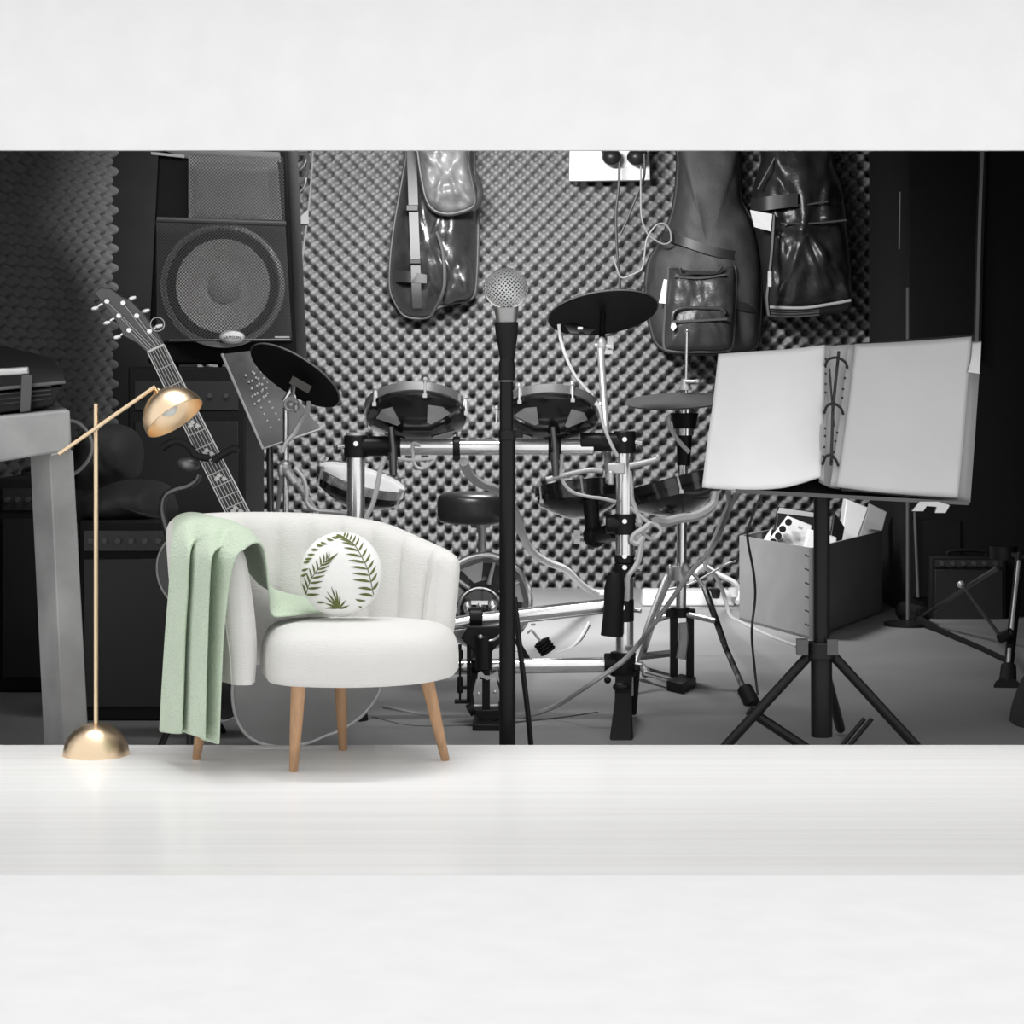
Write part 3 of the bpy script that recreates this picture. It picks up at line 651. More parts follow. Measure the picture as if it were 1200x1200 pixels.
# rack: one welded frame
def rack():
    D = 7.62
    t = thing('drum_rack', 'chrome tubular drum rack with black clamps carrying the electronic kit', 'drum rack', foot(580, D))
    r = M(10.5, D)
    g = G(); g.cyl(P(417,508,D), foot(417, D), r, n=24); g.build('post', CHROME, t)
    g = G(); g.cyl(P(732,505,D), P(732,815,D), r, n=24); g.build('post', CHROME, t)
    g = G(); g.cyl(P(425,524,D), P(695,524,D), M(9.5,D), n=24); g.build('crossbar', CHROME, t)
    g = G(); g.cyl(P(417,752,D), P(560,727,D), M(9,D), n=24); g.cyl(P(560,727,D), P(722,709,D), M(9,D), n=24); g.build('crossbar', CHROME, t)
    g = G(); g.cyl(P(417,783,D), P(722,779,D), M(9,D), n=24); g.build('crossbar', CHROME, t)
    def clamp(x, y, w_, h, arm=None, D=D):
        g = G(); g.cyl(P(x,y-h/2,D), P(x,y+h/2,D), M(w_/2,D), n=20)
        if arm: g.cyl(P(x,y,D), P(x+arm,y,D), M(w_/2*.85,D), n=16)
        c = g.build('clamp', BLACK, t, bevel=.004)
        g = G(); g.cyl(P(x+ (w_/2 if not arm or arm < 0 else -w_/2),y,D-.02), P(x+(w_/2+8)*(1 if not arm or arm < 0 else -1),y+1,D-.03), .008, n=8); g.cyl(P(x,y-3,D-M(w_/2,D)), P(x,y-3,D-M(w_/2,D)-.02), .009, n=8); g.build('wing_bolt', CHROME, c)
    clamp(417, 523, 28, 26, 42); clamp(732, 518, 26, 26, -52); clamp(732, 614, 26, 24, -22); clamp(732, 655, 24, 10); clamp(732, 668, 25, 16)
    clamp(730, 715, 26, 26, -18); clamp(730, 778, 30, 28, -22)
    for x in (417, 732):
        g = G(); g.cyl(P(x,507,D), P(x,512,D), M(11.5,D), n=24); g.build('end_cap', STEEL, t)
    # horizontal bar clamps
    for x, y in ((462,524),(535,524),(650,524),(558,724),(560,780)):
        w_ = 15 if x != 535 else 8
        g = G(); g.cyl(P(x-w_/2,y,D), P(x+w_/2,y,D), M(12.5,D), n=20); g.box(P(x,y+11,D), (M(w_,D), .05, M(8,D))); g.build('bar_clamp', BLACK, t, bevel=.003)
    for x in (458, 648):
        g = G(); g.cyl(P(x,500,D-.05), P(x+3,530,D-.05), .012, n=12); g.cyl(P(x+2,530,D-.05), P(x+3,557,D-.05), .016, .013, n=12); g.build('tom_rod', mat('dark steel', .16), t)
    # black sleeve in front of the right post
    g = G(); g.tube([P(722,672,D-.06), P(720,690,D-.07), P(719,715,D-.07), P(717,745,D-.07)], [M(9,D), M(12,D), M(11.5,D), M(13,D)], 16); g.build('sleeve', RUBBER, t)
    # foot
    g = G(); a = [P(721,790,7.56), P(741,790,7.56), P(741,790,7.66), P(721,790,7.66)]; yb = 3000/7.2+450
    b_ = [P(714,866,7.18), P(742,869,7.18), foot(742,7.30,FZ), foot(716,7.30,FZ)]
    for q in b_[:2]: q.z = FZ
    m1 = [P(720,822,7.36), P(740,822,7.36), P(740,812,7.48), P(722,812,7.48)]
    g.hexa(b_+m1); g.hexa(m1+a); g.build('rubber_foot', RUBBER, t, bevel=.006)
    g = G(); g.cyl(P(745,785,7.64), foot(741,7.72,FZ+.01), .016, n=12); g.ball(P(728,805,7.46), (.03,.02,.02)); g.ball(P(746,784,7.55), .014, 12); g.ball(P(712,797,7.5), .013, 12); g.build('foot_bracket', BLACK, t)
    g = G(); g.cyl(foot(417,D,FZ+.0), foot(417,D,FZ+.06), .045, .035, n=20); g.build('rubber_foot', RUBBER, t)
rack()
U = lambda q, dx=1, dy=0: nrm(dx, dy, q, True)
dpad('tom_pad', 'black chrome-rimmed tom pad on the rack above the armchair, left of the microphone', 488, 481, 60, 7.66, U(.50), group='rack tom pads', spin=.2)
dpad('tom_pad', 'black chrome-rimmed tom pad on the rack just right of the microphone stand', 643, 482, 59, 7.66, U(.48), group='rack tom pads', spin=.45)
dpad('snare_pad', 'drum pad with white head low behind the left rack post', 424, 562, 53, 8.1, nrm(100, 30, .16, False), depth=.11, head=mat('white drum head', .85, .6), wedge=False, cat='drum pad')
dpad('floor_tom_pad', 'black drum pad seen edge-on below the right tom pad', 680, 572, 53, 8.0, nrm(100, -10, .16, True), depth=.11, wedge=False, rim=GLOSSB)
dpad('side_tom_pad', 'black tilted drum pad between right rack post and open binder', 790, 566, 60, 8.12, nrm(100, -26, .10, True), depth=.12, wedge=False, rim=GLOSSB)
# support arms of these pads
def arm_to(name, label, pts, D, r, m, cat='bracket'):
    g = G(); g.tube(pc(pts, D, 4), r, 10); return tag(g.build(name, m), label, cat)
def pad_arm():
    D = 7.85; t = thing('pad_clamp', 'black ball-joint bracket under the low right drum pad', 'bracket', P(690, 640, D))
    g = G(); g.tube([P(692,585,D), P(694,612,D), P(697,632,D)], [.03,.028,.035], 14); g.cyl(P(697,628,D), P(722,622,7.70), .03, n=14); g.ball(P(697,628,D), .045); g.build('joint', BLACK, t)
    g = G(); g.cyl(P(674,629,D), P(692,630,D), .012, n=10); g.box(P(676,629,D), (.022,.02,.05)); g.build('wing_bolt', STEEL, t)
pad_arm()

def cymbal(name, label, cx, cy, rx, q, dx, dy, D, pole, m=BLACKM, under=True, th=.016, bell=.02, group=None):
    n_ = nrm(dx, dy, q, under); c = P(cx, cy, D); R = M(rx, D)
    t = thing(name, label, 'cymbal', c-n_*.05, group)
    g = G(); g.lathe([(0,-.006),(R*.2,-.005),(R*.9,-.016),(R*.985,-.018),(R,-.012),(R*.99,-.006),(R*.6,.004),(R*.22,.010),(R*.18,.018),(R*.1,.026),(0,.028)], c, n_, 72); g.build('cymbal_pad', m, t, smooth=40)
    g = G(); g.ring(c-n_*.012, n_, R*.995, .0035, 72, 6); g.build('edge', mat('worn rubber edge', .16, .4), t)
    return t, c, n_
def stand_left():
    t, c, n_ = cymbal('cymbal_pad', 'black round cymbal pad tilted steeply in front of the perforated music stand', 348, 437, 60, .40, 105, 62, 7.9, None)
    g = G(); g.box(c-n_*.03+V(.03,0,-.02), (.08,.03,.03), Matrix.Rotation(.5,3,'Y')); g.build('sensor_box', GLOSSB, t)
    D = 7.95; s_ = thing('cymbal_stand', 'chrome cymbal stand with wing nuts under the left cymbal pad', 'cymbal stand', foot(336, D))
    g = G(); g.cyl(P(335,478,D), foot(335, D), M(3.6,D), n=16); g.build('pole', CHROME, s_)
    g = G(); g.cyl(P(333,470,D-.02), P(345,450,D-.02), .009, n=10); g.cyl(P(347,470,D-.02), P(343,452,D-.02), .006, n=10); g.cyl(c-n_*.02, P(342,474,D), .010, n=10); g.build('tilter_rod', CHROME, s_)
    g = G(); g.ring(P(341,474,D-.03), (0,-1,0), .022, .007, 24, 8); g.ball(P(341,474,D-.03), .018, 14); g.ball(P(347,478,D-.05), (.012,.01,.02), 10); g.build('tilter', STEEL, s_)
    g = G(); g.ball(P(334,548,D-.01), (.026,.024,.03), 14); g.ball(P(329,552,D-.04), (.010,.01,.026), 10); g.cyl(P(336,552,D-.02), P(346,566,D-.02), .018, n=12); g.build('memory_clamp', STEEL, s_)
    for x1, D1 in ((392, 7.75), (385, 8.1)):
        g = G(); g.tube([P(344,560,D), P(x1-20,600,D1), foot(x1+18, D1)], .008, 8); g.build('leg', STEEL, s_)
    g = G(); g.tube([P(330,556,D), foot(300, 8.2)], .008, 8); g.build('leg', STEEL, s_)
stand_left()
def ride():
    t, c, n_ = cymbal('cymbal_pad', 'large black cymbal pad seen from below above the right rack post', 706, 363, 65, .35, 100, -13, 8.0, None)
    g = G(); g.prism([P(660,380,7.93), P(672,378,7.93), P(698,386,7.9), P(690,392,7.9), P(668,391,7.9)], (0,.02,0)); g.build('sensor_box', GLOSSB, t, bevel=.003)
    g = G(); g.pbox(677, 383, 683, 386, 7.885, .004); g.build('label', PAPER, t)
    D = 7.95; s_ = thing('cymbal_boom', 'thin chrome boom rod holding the large cymbal pad on the rack post', 'cymbal stand', P(712, 590, 7.6))
    g = G(); g.cyl(c-n_*.01, P(705,410,D), .012, n=12); g.build('sleeve', BLACK, s_)
    g = G(); g.cyl(P(703,398,D), P(714,565,7.62), M(4.2,D), n=16); g.build('rod', STEEL, s_)
    g = G(); g.cyl(P(697,405,D-.02), P(716,407,D-.02), .012, n=12); g.ball(P(705,405,D-.02), (.02,.02,.035), 12); g.box(P(715,402,D-.02), (.022,.02,.05)); g.box(P(713,412,D-.02), (.03,.02,.02)); g.build('tilter', STEEL, s_)
    g = G(); g.box(P(722,549,7.55), (M(20,7.6), .05, M(12,7.6))); g.cyl(P(716,552,7.5), P(716,568,7.5), .012, n=10); g.build('rack_clamp', STEEL, s_, bevel=.004)
    g = G(); g.tube(pc([(738,546),(752,543),(765,540),(772,537)], 7.55, 4), [.012]*13, 10); g.ball(P(771,536,7.55), .013, 10); g.build('key_lever', mat('pale lever', .5, .35, .3), s_)
    g = G(); g.tube(pc([(640,562),(665,556),(690,551),(706,552)], 7.58, 4), .010, 10); g.build('side_rod', mat('pale lever', .5), s_)
ride()
def hihat():
    D = 8.6; t = thing('hi_hat', 'grey hi-hat cymbal pad on chrome stand with pedal, left of the binder', 'hi-hat', foot(797, D))
    c = P(792, 467, D); R = M(60, D); n_ = nrm(100, -5, .13, False)
    g = G(); g.lathe([(0,-.012),(R*.95,-.018),(R,-.010),(R*.97,-.004),(R*.3,.014),(R*.15,.022),(0,.024)], c, n_, 72); g.build('top_pad', mat('grey cymbal rubber', .16, .85, 0, .1), t, smooth=40)
    g = G(); g.cyl(P(805,386,D), P(803,520,D), .0065, n=10); g.ball(P(805,387,D), .010, 10); g.build('pull_rod', CHROME, t)
    g = G(); g.cyl(P(803,444,D), P(803,455,D), .016, .02, n=14); g.cyl(P(803,447,D-.02), P(818,447,D-.03), .007, n=8); g.ball(P(817,447,D-.03), (.014,.01,.01), 10); g.cyl(P(803,453,D), P(803,457,D), .026, n=14); g.build('clutch', STEEL, t)
    g = G(); g.cyl(P(802,476,D), P(802,484,D), .036, n=20); g.cyl(P(802,484,D), P(802,502,D), .058, .044, n=24); g.cyl(P(802,510,D), P(801,545,D), .032, .026, n=20); g.build('sensor_housing', BLACK, t)
    g = G(); g.cyl(P(802,478,D-.002), P(802,484,D-.002), .040, n=24); g.cyl(P(802,502,D), P(802,510,D), .038, n=24); g.build('collar', CHROME, t)
    g = G(); g.cyl(P(800,545,D), P(798,716,D), M(6,D), n=16); g.build('pole', CHROME, t)
    g = G(); g.cyl(P(799,590,D), P(799,602,D), .034, n=16); g.cyl(P(797,712,D), P(797,723,D), .04, n=16); g.box(P(797,718,D), (.12,.05,.03)); g.build('black_collar', BLACK, t)
    g = G(); g.cyl(P(797,664,D), P(797,680,D), .033, n=16); g.ball(P(785,670,D-.03), (.012,.02,.03), 10); g.ball(P(804,668,D-.04), (.02,.02,.028), 10); g.build('leg_collar', STEEL, t)
    # pedal frame
    g = G()
    for x in (791, 810): g.box((P(x,0,D).x-.005, D, (P(0,722,D).z+FZ+.02)/2), (.030, .045, P(0,722,D).z-FZ-.02))
    g.hexa([foot(781,8.35), foot(800,8.25), foot(816,8.45), foot(797,8.55), foot(781,8.35,FZ+.04), foot(800,8.25,FZ+.04), foot(816,8.45,FZ+.04), foot(797,8.55,FZ+.04)]); g.build('pedal_frame', BLACK, t, bevel=.003)
    g = G(); g.tube(pc([(800,730),(801,745),(800,758),(798,772)], D-.03, 4), [.02]*13, 8); g.build('chain', STEEL, t)
    g = G(); g.hexa([P(740,775,8.95), P(800,768,8.6), P(800,764,8.75), P(738,770,9.2), P(740,771,8.95), P(800,764,8.6), P(800,760,8.75), P(738,766,9.2)]); g.build('footboard', mat('dark metal board', .05, .35, .6), t)
    g = G(); g.cyl(P(757,789,8.6), P(786,797,8.4), .012, n=10); g.cyl(P(748,778,8.7), P(757,789,8.6), .02, n=10); g.build('pedal_rod', CHROME, t)
    # three legs with braces
    for (x0,y0,x1,y1,D1,m) in ((788,670,755,762,8.7,STEEL),(812,650,0,0,0,None),):
        if m: g = G(); g.tube([P(x0,y0,D), P(772,708,D+.1), P(x1,y1,D1+.3)], .013, 8); g.build('leg', m, t)
    g = G(); g.tube([P(788,668,D), P(780,678,D-.02), P(762,725,D-.05), P(741,790,8.3), foot(735, 8.15, FZ+.02)], .012, 8); g.build('leg', STEEL, t)
    g = G(); g.tube([P(826,688,D), P(850,758,D-.15), P(875,815,8.0)], .012, 8); g.tube([P(848,752,D-.14), P(826,689,D)], .0135, 8); g.build('leg', mat('half worn steel', .35, .3, .9, var=.9, vscale=14), t)
    g = G(); g.cyl(P(873,808,8.02), foot(883,7.95,FZ+.0), .030, n=14); g.build('rubber_foot', RUBBER, t)
    g = G(); g.tube([P(768,727,D), P(796,718,D), P(838,728,D-.1)], .011, 8); g.build('brace', STEEL, t)
    g = G(); g.tube([P(803,664,D), P(815,675,D), P(826,690,D)], .008, 8); g.build('brace', STEEL, t)
hihat()
def throne():
    D = 8.9; t = thing('drum_throne', 'round black padded drum stool behind the rack left of the microphone stand', 'stool', foot(565, D))
    c = P(552, 612, D); R = M(40, D)
    g = G(); g.lathe([(0,0),(R*.9,0),(R*.98,.01),(R,.04),(R,.085),(R*.97,.105),(R*.88,.118),(R*.5,.125),(0,.127)], c, (0.02,-.02,1), 48); g.build('seat', mat('black vinyl', .03, .32, 0, .5), t, smooth=50)
    g = G(); g.cyl(P(565,612,D), P(565,690,D), .017, n=14); g.cyl(P(563,613,D), P(563,618,D), .04, n=14); g.build('post', STEEL, t)
    for k in range(3):
        a = 2.1*k+.3; g = G(); g.tube([P(565,685,D), foot(565, D, FZ+.012)+V(.22*math.cos(a), .22*math.sin(a), 0)], .012, 8); g.build('leg', BLACK, t)
throne()
def kick():
    D = 7.78; c = P(568, 703, D); R = M(55, D); t = thing('kick_pad', 'round black kick drum pad with pale rim and spokes low on the rack', 'drum pad', P(568, 765, D))
    g = G(); g.lathe([(0,0),(R*.4,.005),(R*.9,.02),(R*.93,.055),(R*.98,.06),(R*1.0,.055),(R*1.0,-.06),(0,-.06)], c, (0,-1,0), 72); g.build('shell', mat('dark kick shell', .05, .25, .3, coat=.4), t, smooth=35)
    g = G(); g.ring(c-V(0,.062,0), (0,-1,0), R*.97, .010, 72, 8); g.build('hoop', CHROME, t)
    g = G(); g.lathe([(R*.93,.052),(R*.80,.024)], c, (0,-1,0), 72); g.build('inner_rim', mat('grey rim', .35, .3, .3), t)
    for a in (90-14, 142, 200, 28, -35, -100):
        a = math.radians(a); d = V(math.cos(a), 0, math.sin(a)); g = G(); g.tube([c+d*R*.36-V(0,.02,0), c+d*R*.84-V(0,.03,0)], [.009,.006], 8); g.build('spoke', STEEL, t)
    for a in (15, 110, 168, 235):
        a = math.radians(a); d = V(math.cos(a), 0, math.sin(a)); e = V(-math.sin(a), 0, math.cos(a))
        g = G(); g.prism([c+d*R*.42+e*R*.08-V(0,.022,0), c+d*R*.8+e*R*.26-V(0,.03,0), c+d*R*.8-e*R*.26-V(0,.03,0), c+d*R*.42-e*R*.08-V(0,.022,0)], (0,.006,0)); g.build('reflector_panel', mat('pale satin', .30), t, smooth=0)
    h = P(563, 712, D); g = G(); g.lathe([(0,.09),(.03,.088),(.07,.07),(.085,.03),(.085,0)], h, (0,-1,0), 36); hb = g.build('hub', GLOSSB, t)
    g = G(); g.ring(h-V(0,.07,0), (0,-1,0), .078, .0045, 40, 8); g.ball(P(548,712,D-.1), (.016,.016,.024), 14); g.ball(P(577,711,D-.1), (.018,.016,.026), 14); g.box(P(562,706,D-.12), (.06,.02,.014)); g.cyl(P(562,706,D-.12), P(562,716,D-.12), .012, n=10); g.build('wing_bolt', CHROME, hb)
    g = G(); g.ball(P(562,719,D-.13), (.028,.03,.026), 16); g.build('knob', RUBBER, hb)
    for k in range(5):
        g = G(); g.box(P(625,720+k*3, D-.02), (.016,.02,.006)); g.build('lug_nut', STEEL, t) if k % 2 == 0 else None
kick()
def pedal():
    D = 7.6; t = thing('kick_pedal', 'black bass drum pedal with springs under the kick pad', 'drum pedal', foot(566, D))
    g = G(); g.prism([P(x,y,D-.09) for x, y in ((549,734),(583,734),(590,750),(578,762),(572,771),(560,771),(552,760),(540,748))], (0,.05,0)); g.cyl(P(567,745,D-.1), P(567,785,D-.1), .03, n=12); g.build('hoop_clamp', BLACK, t, bevel=.004)
    g = G(); g.ball(P(563,746,D-.15), .008, 10); g.tube(pc([(566,751),(578,750),(586,744)], D-.12, 4), .004, 6); g.build('bolt', STEEL, t)
    g = G(); g.pbox(547, 755, 552, 822, D-.05, .03); g.build('side_post', BLACK, t)
    g = G(); g.pbox(565, 786, 574, 840, D-.12, .03); g.tube([P(556,790,D-.1), P(551,812,D-.1), P(553,826,D-.1)], .010, 8); g.tube([P(584,790,D-.1), P(589,812,D-.1), P(588,826,D-.1)], .010, 8); g.build('frame', BLACK, t)
    g = G(); g.prism([P(564,787,D-.15), P(568,792,D-.15), P(576,792,D-.15), P(583,786,D-.15), P(586,802,D-.15), P(581,793,D-.15), P(571,797,D-.15), P(563,793,D-.15), P(558,806,D-.15), P(560,789,D-.15)], (0,.01,0)); g.ball(P(561,813,D-.15), .007, 10); g.ball(P(580,811,D-.15), .007, 10); g.build('rocker', STEEL, t)
    g = G(); g.cyl(P(556,827,D-.1), P(586,827,D-.1), .006, n=8); g.cyl(P(556,832,D-.1), P(586,832,D-.1), .005, n=8); g.build('axle', STEEL, t)
    g = G(); g.cyl(P(549,833,D-.12), P(556,829,D-.12), .022, n=12); g.build('hub', BLACK, t)
    g = G(); g.cyl(P(584,829,D-.12), P(588,829,D-.12), .02, n=12); g.build('hub', BLACK, t)
    g = G(); g.prism([V(P(x,y,7.5).x, 7.46, P(x,y,7.46).z) for x, y in ((557,832),(588,832),(586,842),(577,846),(566,846),(556,838))], (0,.10,0)); g.box(foot(571,7.5,FZ+.012), (.10,.25,.02)); g.build('base_plate', BLACK, t, bevel=.003)
    for x, y in ((539, 800),):
        g = G(); g.tube([P(x,755,D-.05), P(x,775,D-.05)], .006, 8); g.cyl(P(x,762,D-.05), P(x,772,D-.05), .011, n=10); g.cyl(P(x,793,D-.05), P(x,812,D-.05), .010, n=10); g.tube([P(x,775,D-.05), P(x,820,D-.05)], .004, 8); g.box(P(541,822,D-.05), (.05,.03,.012)); g.box(P(545,806,D-.05), (.04,.02,.012)); g.build('spring', BLACK, t)
pedal()

# microphone on straight stand
def micro():
    D = 6.75; t = thing('microphone_stand', 'thick black straight microphone stand in the middle of the view', 'microphone stand', foot(594, D))
    g = G(); g.cyl(P(594.5,508,D), foot(594.5, D), M(9.5,D), n=28); g.build('lower_tube', mat('satin black tube', .012, .35, 0, .2), t)
    g = G(); g.cyl(P(593.5,446,D), P(593.5,510,D), M(8,D), n=28); g.build('upper_tube', mat('satin black tube', .02), t)
    g = G(); g.cyl(P(593.5,444.5,D), P(593.5,447,D), M(8.3,D), n=28); g.build('ring', STEEL, t)
    g = G(); g.cyl(P(594.5,504,D), P(594.5,516,D), M(10.5,D), n=28); g.pbox(595, 504, 613, 513, D-.015, .03); g.build('height_clutch', BLACK, t, bevel=.003)
    g = G(); g.lathe([(.17,0),(.17,.015),(.15,.028),(.03,.035)], foot(594.5, D), (0,0,1), 48); g.build('base', BLACK, t)
    g = G(); g.tube([P(594,446,D), P(594,425,D), P(594,412,D), P(595,402,D)], [M(10,D), M(9.5,D), M(5.5,D), M(5,D)], 20); g.build('clip_base', RUBBER, t)
    m = thing('microphone', 'handheld vocal microphone with round silver mesh head on the black stand', 'microphone', P(594, 410, D))
    bx = lambda y: P(594, y, D)
    g = G(); g.lathe([(0,0),(M(6,D),0),(M(8,D),M(15,D)),(M(11.5,D),M(36,D)),(M(13,D),M(48,D)),(M(14.5,D),M(58,D)),(M(10,D),M(60,D))], P(594.5,418,D+.01), (-.02,-.06,1), 32); g.build('handle', mat('grey lacquer', .40, .28, .7), m, smooth=50)
    g = G(); g.lathe([(M(5.5,D),0),(M(8,D),0),(M(10,D),M(14,D)),(M(13.2,D),M(34,D)),(M(13.8,D),M(46,D)),(M(12,D),M(46.5,D))], P(594.5,424,D+.005), (-.02,-.06,1), 32); g.build('clip', RUBBER, m)
    c = P(593, 338.5, D); R = M(24.5, D)
    g = G(); g.ball(c, (R*.90, R*.90, R*.90), 32); g.build('foam_core', mat('dark mic foam', .02, .9), m)
    g = G(); ax1 = Vector((.62,.0,.75)).normalized(); ax2 = Vector((-.75,.0,.62)).normalized()
    for ax in (ax1, ax2):
        for k in range(-9, 10):
            h = R*math.sin(k/10*pi/2*.93); r_ = math.sqrt(max(0, R*R-h*h))
            if r_ > .004: g.ring(c+ax*h, ax, r_, .0024, 44, 4)
    g.build('mesh_grille', mat('bright wire', .85, .3, .5), m)
    g = G(); g.ring(c, (.05,-1,.45), R*1.0, .0040, 64, 8); g.build('grille_band', CHROME, m)
micro()
g = G(); g.tube(cr([P(603,700,6.9), P(607,740,6.9), P(613,790,6.9), P(619,840,6.9), P(625,905,6.9)], 6), M(3.2,6.9), 8)
tag(g.build('microphone_cable', BLACK), 'black cable running down beside the microphone stand', 'cable')

# ================================================================== STUDIO: things on the back wall
YW = YB-0.02
def gig_left():
    D = YW-.06
    t = thing('gig_bag', 'black nylon gig bag with wide strap hanging on the foam wall left of the microphone', 'bag', P(508, 372, D))
    out = [(480,150),(548,150),(556,200),(560,260),(558,330),(552,350),(530,355),(510,362),(500,372),(475,370),(462,352),(457,335),(458,300),(463,260),(470,220),(476,185)]
    puffy(out, D, .22, wr=.035, back=.10, ws=11).build('shell', NYLON, t, smooth=75)
    g = G(); e = cr([P(x,y,D) for x, y in out], 6, closed=True); g.tube(e, .010, 6, closed=True); g.build('piping', STRAP, t)
    g = G(); g.band([[P(x-5.5,y,D-d), P(x+5.5,y,D-d)] for x, y, d in ((481,150,.1),(483,200,.20),(485,260,.25),(487,310,.26),(488,340,.24),(489,362,.12))]); g.build('strap', mat('grey strap', .075, .5), t)
    g = G(); g.pbox(476, 240, 490, 247, D-.27, .02); g.pbox(480, 304, 493, 309, D-.29, .02); g.build('buckle', BLACK, t, bevel=.003)
    g = G(); g.band([[P(459,317,D-.09), P(459,330,D-.08)], [P(475,317,D-.24), P(475,331,D-.24)], [P(500,322,D-.26), P(500,332,D-.26)]]); g.build('side_strap', mat('dark strap', .02, .5), t)
    g = G(); g.tube(cr([P(512,272,D-.22), P(519,295,D-.25), P(521,330,D-.24), P(516,350,D-.2), P(505,370,D-.08)], 5), .011, 6); g.build('zipper', STRAP, t)
    g = puffy([(524,300),(545,296),(553,310),(553,342),(540,350),(520,356),(521,330)], D-.10, .10, wr=.02, back=.01, ws=14); g.build('pocket', NYLON, t, smooth=75)
    return D
gd = gig_left()
def small_bag():
    D = gd-.26
    t = thing('pouch_bag', 'shiny grey nylon pouch with dark piping hanging at the top over the black gig bag', 'bag', P(522, 250, D))
    out = [(489,150),(546,150),(549,190),(556,225),(556,240),(545,247),(525,251),(508,246),(499,232),(493,205),(489,175)]
    puffy(out, D, .14, wr=.05, back=.02, ws=13, seed=5).build('shell', mat('grey shiny nylon', .14, .4, 0, .5, var=.35, vscale=9, bump=.25, bscale=40), t, smooth=80)
    g = G(); g.tube(cr([P(x,y,D-.01) for x, y in out], 6, closed=True), .014, 8, closed=True); g.build('piping', mat('dark strap', .02), t)
    g = G(); g.tube(cr([P(556,205,D), P(562,222,D), P(560,238,D), P(553,246,D)], 5), .02, 8); g.build('side_handle', NYLON, t)
small_bag()
def board():
    D = YW-.10
    t = thing('wall_board', 'white board fixed high on the foam wall above the large cymbal pad', 'board', P(714, 212, D))
    g = G(); g.prism([P(667,212,D), P(762,211,D), P(760,150,D), P(668,150,D)], (0, .06, 0)); g.build('panel', mat('white board', .62, .5), t, bevel=.004)
board()
def phones():
    D = YW-.20
    t = thing('headphones', 'black headphones hanging in front of the white board at the top', 'headphones', P(730, 195, D))
    for x, y in ((717, 184), (746, 184)):
        g = G(); g.ball(P(x,y,D), (M(11.5,D), .05, M(10,D)), 24); g.ball(P(x,y,D+.03), (M(9,D), .05, M(8,D)), 20); g.build('ear_cup', BLACK, t)
    g = G(); g.tube(pc([(709,180),(706,160),(716,140),(732,133),(748,140),(757,160),(754,180)], D, 6), .018, 8); g.build('headband', BLACK, t)
phones()
def cab(name, label, pts, D, r, m, sub=8):
    g = G(); g.tube(pc(pts, D, sub), r, 7); return tag(g.build(name, m), label, 'cable')
cab('headphone_cable', 'dark headphone cord hanging straight down from the white board', [(726,190),(725,220),(722,250),(723,290),(726,325),(727,350)], YW-.22, .008, mat('dark cord', .03))
cab('headphone_cable', 'pale thin cord looping from the headphones toward the grey gig bag', [(751,195),(751,230),(752,255),(758,272),(766,280),(778,286),(786,282),(785,270),(778,262),(768,265),(758,280),(755,300),(752,315),(740,322),(728,325),(722,312),(718,300)], YW-.30, .0055, mat('thin cord', .2, .5))
cab('headphone_cable', 'short dark cord crossing from the headphones to the straight cord', [(755,180),(755,205),(748,225),(740,245),(733,262),(727,275)], YW-.25, .0075, mat('dark cord', .03))
def gig_right():
    D = YW-.06
    t = thing('guitar_bag', 'tall charcoal guitar bag with square front pocket hanging on the foam wall', 'bag', P(825, 412, D))
    out = [(796,140),(862,140),(866,190),(868,232),(880,258),(889,290),(892,340),(890,385),(884,408),(860,413),(800,413),(772,405),(762,380),(757,345),(760,310),(770,290),(784,262),(791,235),(795,190)]
    puffy(out, D, .24, wr=.03, back=.10, ws=6, seed=9).build('shell', NYLOND, t, smooth=75)
    g = G(); e = cr([P(x,y,D) for x, y in out], 6, closed=True); g.tube(e, .014, 6, closed=True); g.build('piping', mat('dark strap', .02), t)
    g = G(); g.band([[P(x,y,D-d), P(x-1,y+11,D-d)] for x, y, d in ((776,270,.12),(800,277,.24),(830,287,.27),(855,293,.25),(882,296,.13))]); g.build('front_strap', mat('dark strap', .02), t)
    g = G(); g.band([[P(x,y,D-d), P(x,y+10,D-d)] for x, y, d in ((860,352,.22),(880,356,.16),(889,358,.08))]); g.build('lower_strap', mat('dark strap', .02), t)
    D2 = D-.21
    p = puffy([(786,313),(812,316),(840,315),(858,310),(862,318),(862,350),(860,385),(858,405),(850,411),(815,412),(785,411),(778,404),(779,370),(782,335),(783,320)], D2, .10, wr=.02, back=.06, ws=10, seed=2, round_=4).build('pocket', mat('black leatherette', .03, .4, 0, .4, var=.2, bump=.2, bscale=60), t, smooth=75)
    g = G(); g.tube(cr([P(x,y,D2-.005) for x, y in ((786,313),(812,320),(840,320),(856,311),(862,318),(862,350),(860,385),(858,405),(850,411),(815,412),(785,411),(778,404),(779,370),(782,335),(783,320))], 6, closed=True), .009, 8, closed=True); g.build('pocket_piping', STRAP, p)
    g = G(); g.tube(pc([(790,324),(820,326),(850,322)], D2-.10, 6), .007, 6); g.build('zipper', STRAP, p)
    g = G(); g.tube(pc([(788,377),(815,376),(852,374)], D2-.115, 6), .007, 6); g.build('zipper', STRAP, p)
    g = G(); g.tube(pc([(788,376),(790,366),(800,361),(820,361),(845,362),(850,368)], D2-.11, 6), .010, 8); g.build('handle', mat('black leatherette', .045), p)
    g = G(); g.prism([P(787,378,D2-.12), P(791,378,D2-.12), P(793,383,D2-.12), P(789,388,D2-.12), P(786,384,D2-.12)], (0,.008,0)); g.build('zip_pull', STEEL, p)
    g = G(); g.prism([P(778,327,D2-.02), P(782,328,D2-.02), P(780,356,D2-.02), P(772,355,D2-.02)], (0,.01,0)); g.build('paper_tag', PAPERG, t)
    g = G(); g.tube(pc([(797,314),(800,322),(812,320),(838,320),(846,312)], D2-.11, 6), .009, 8); g.build('carry_handle', NYLON, t)
gig_right()
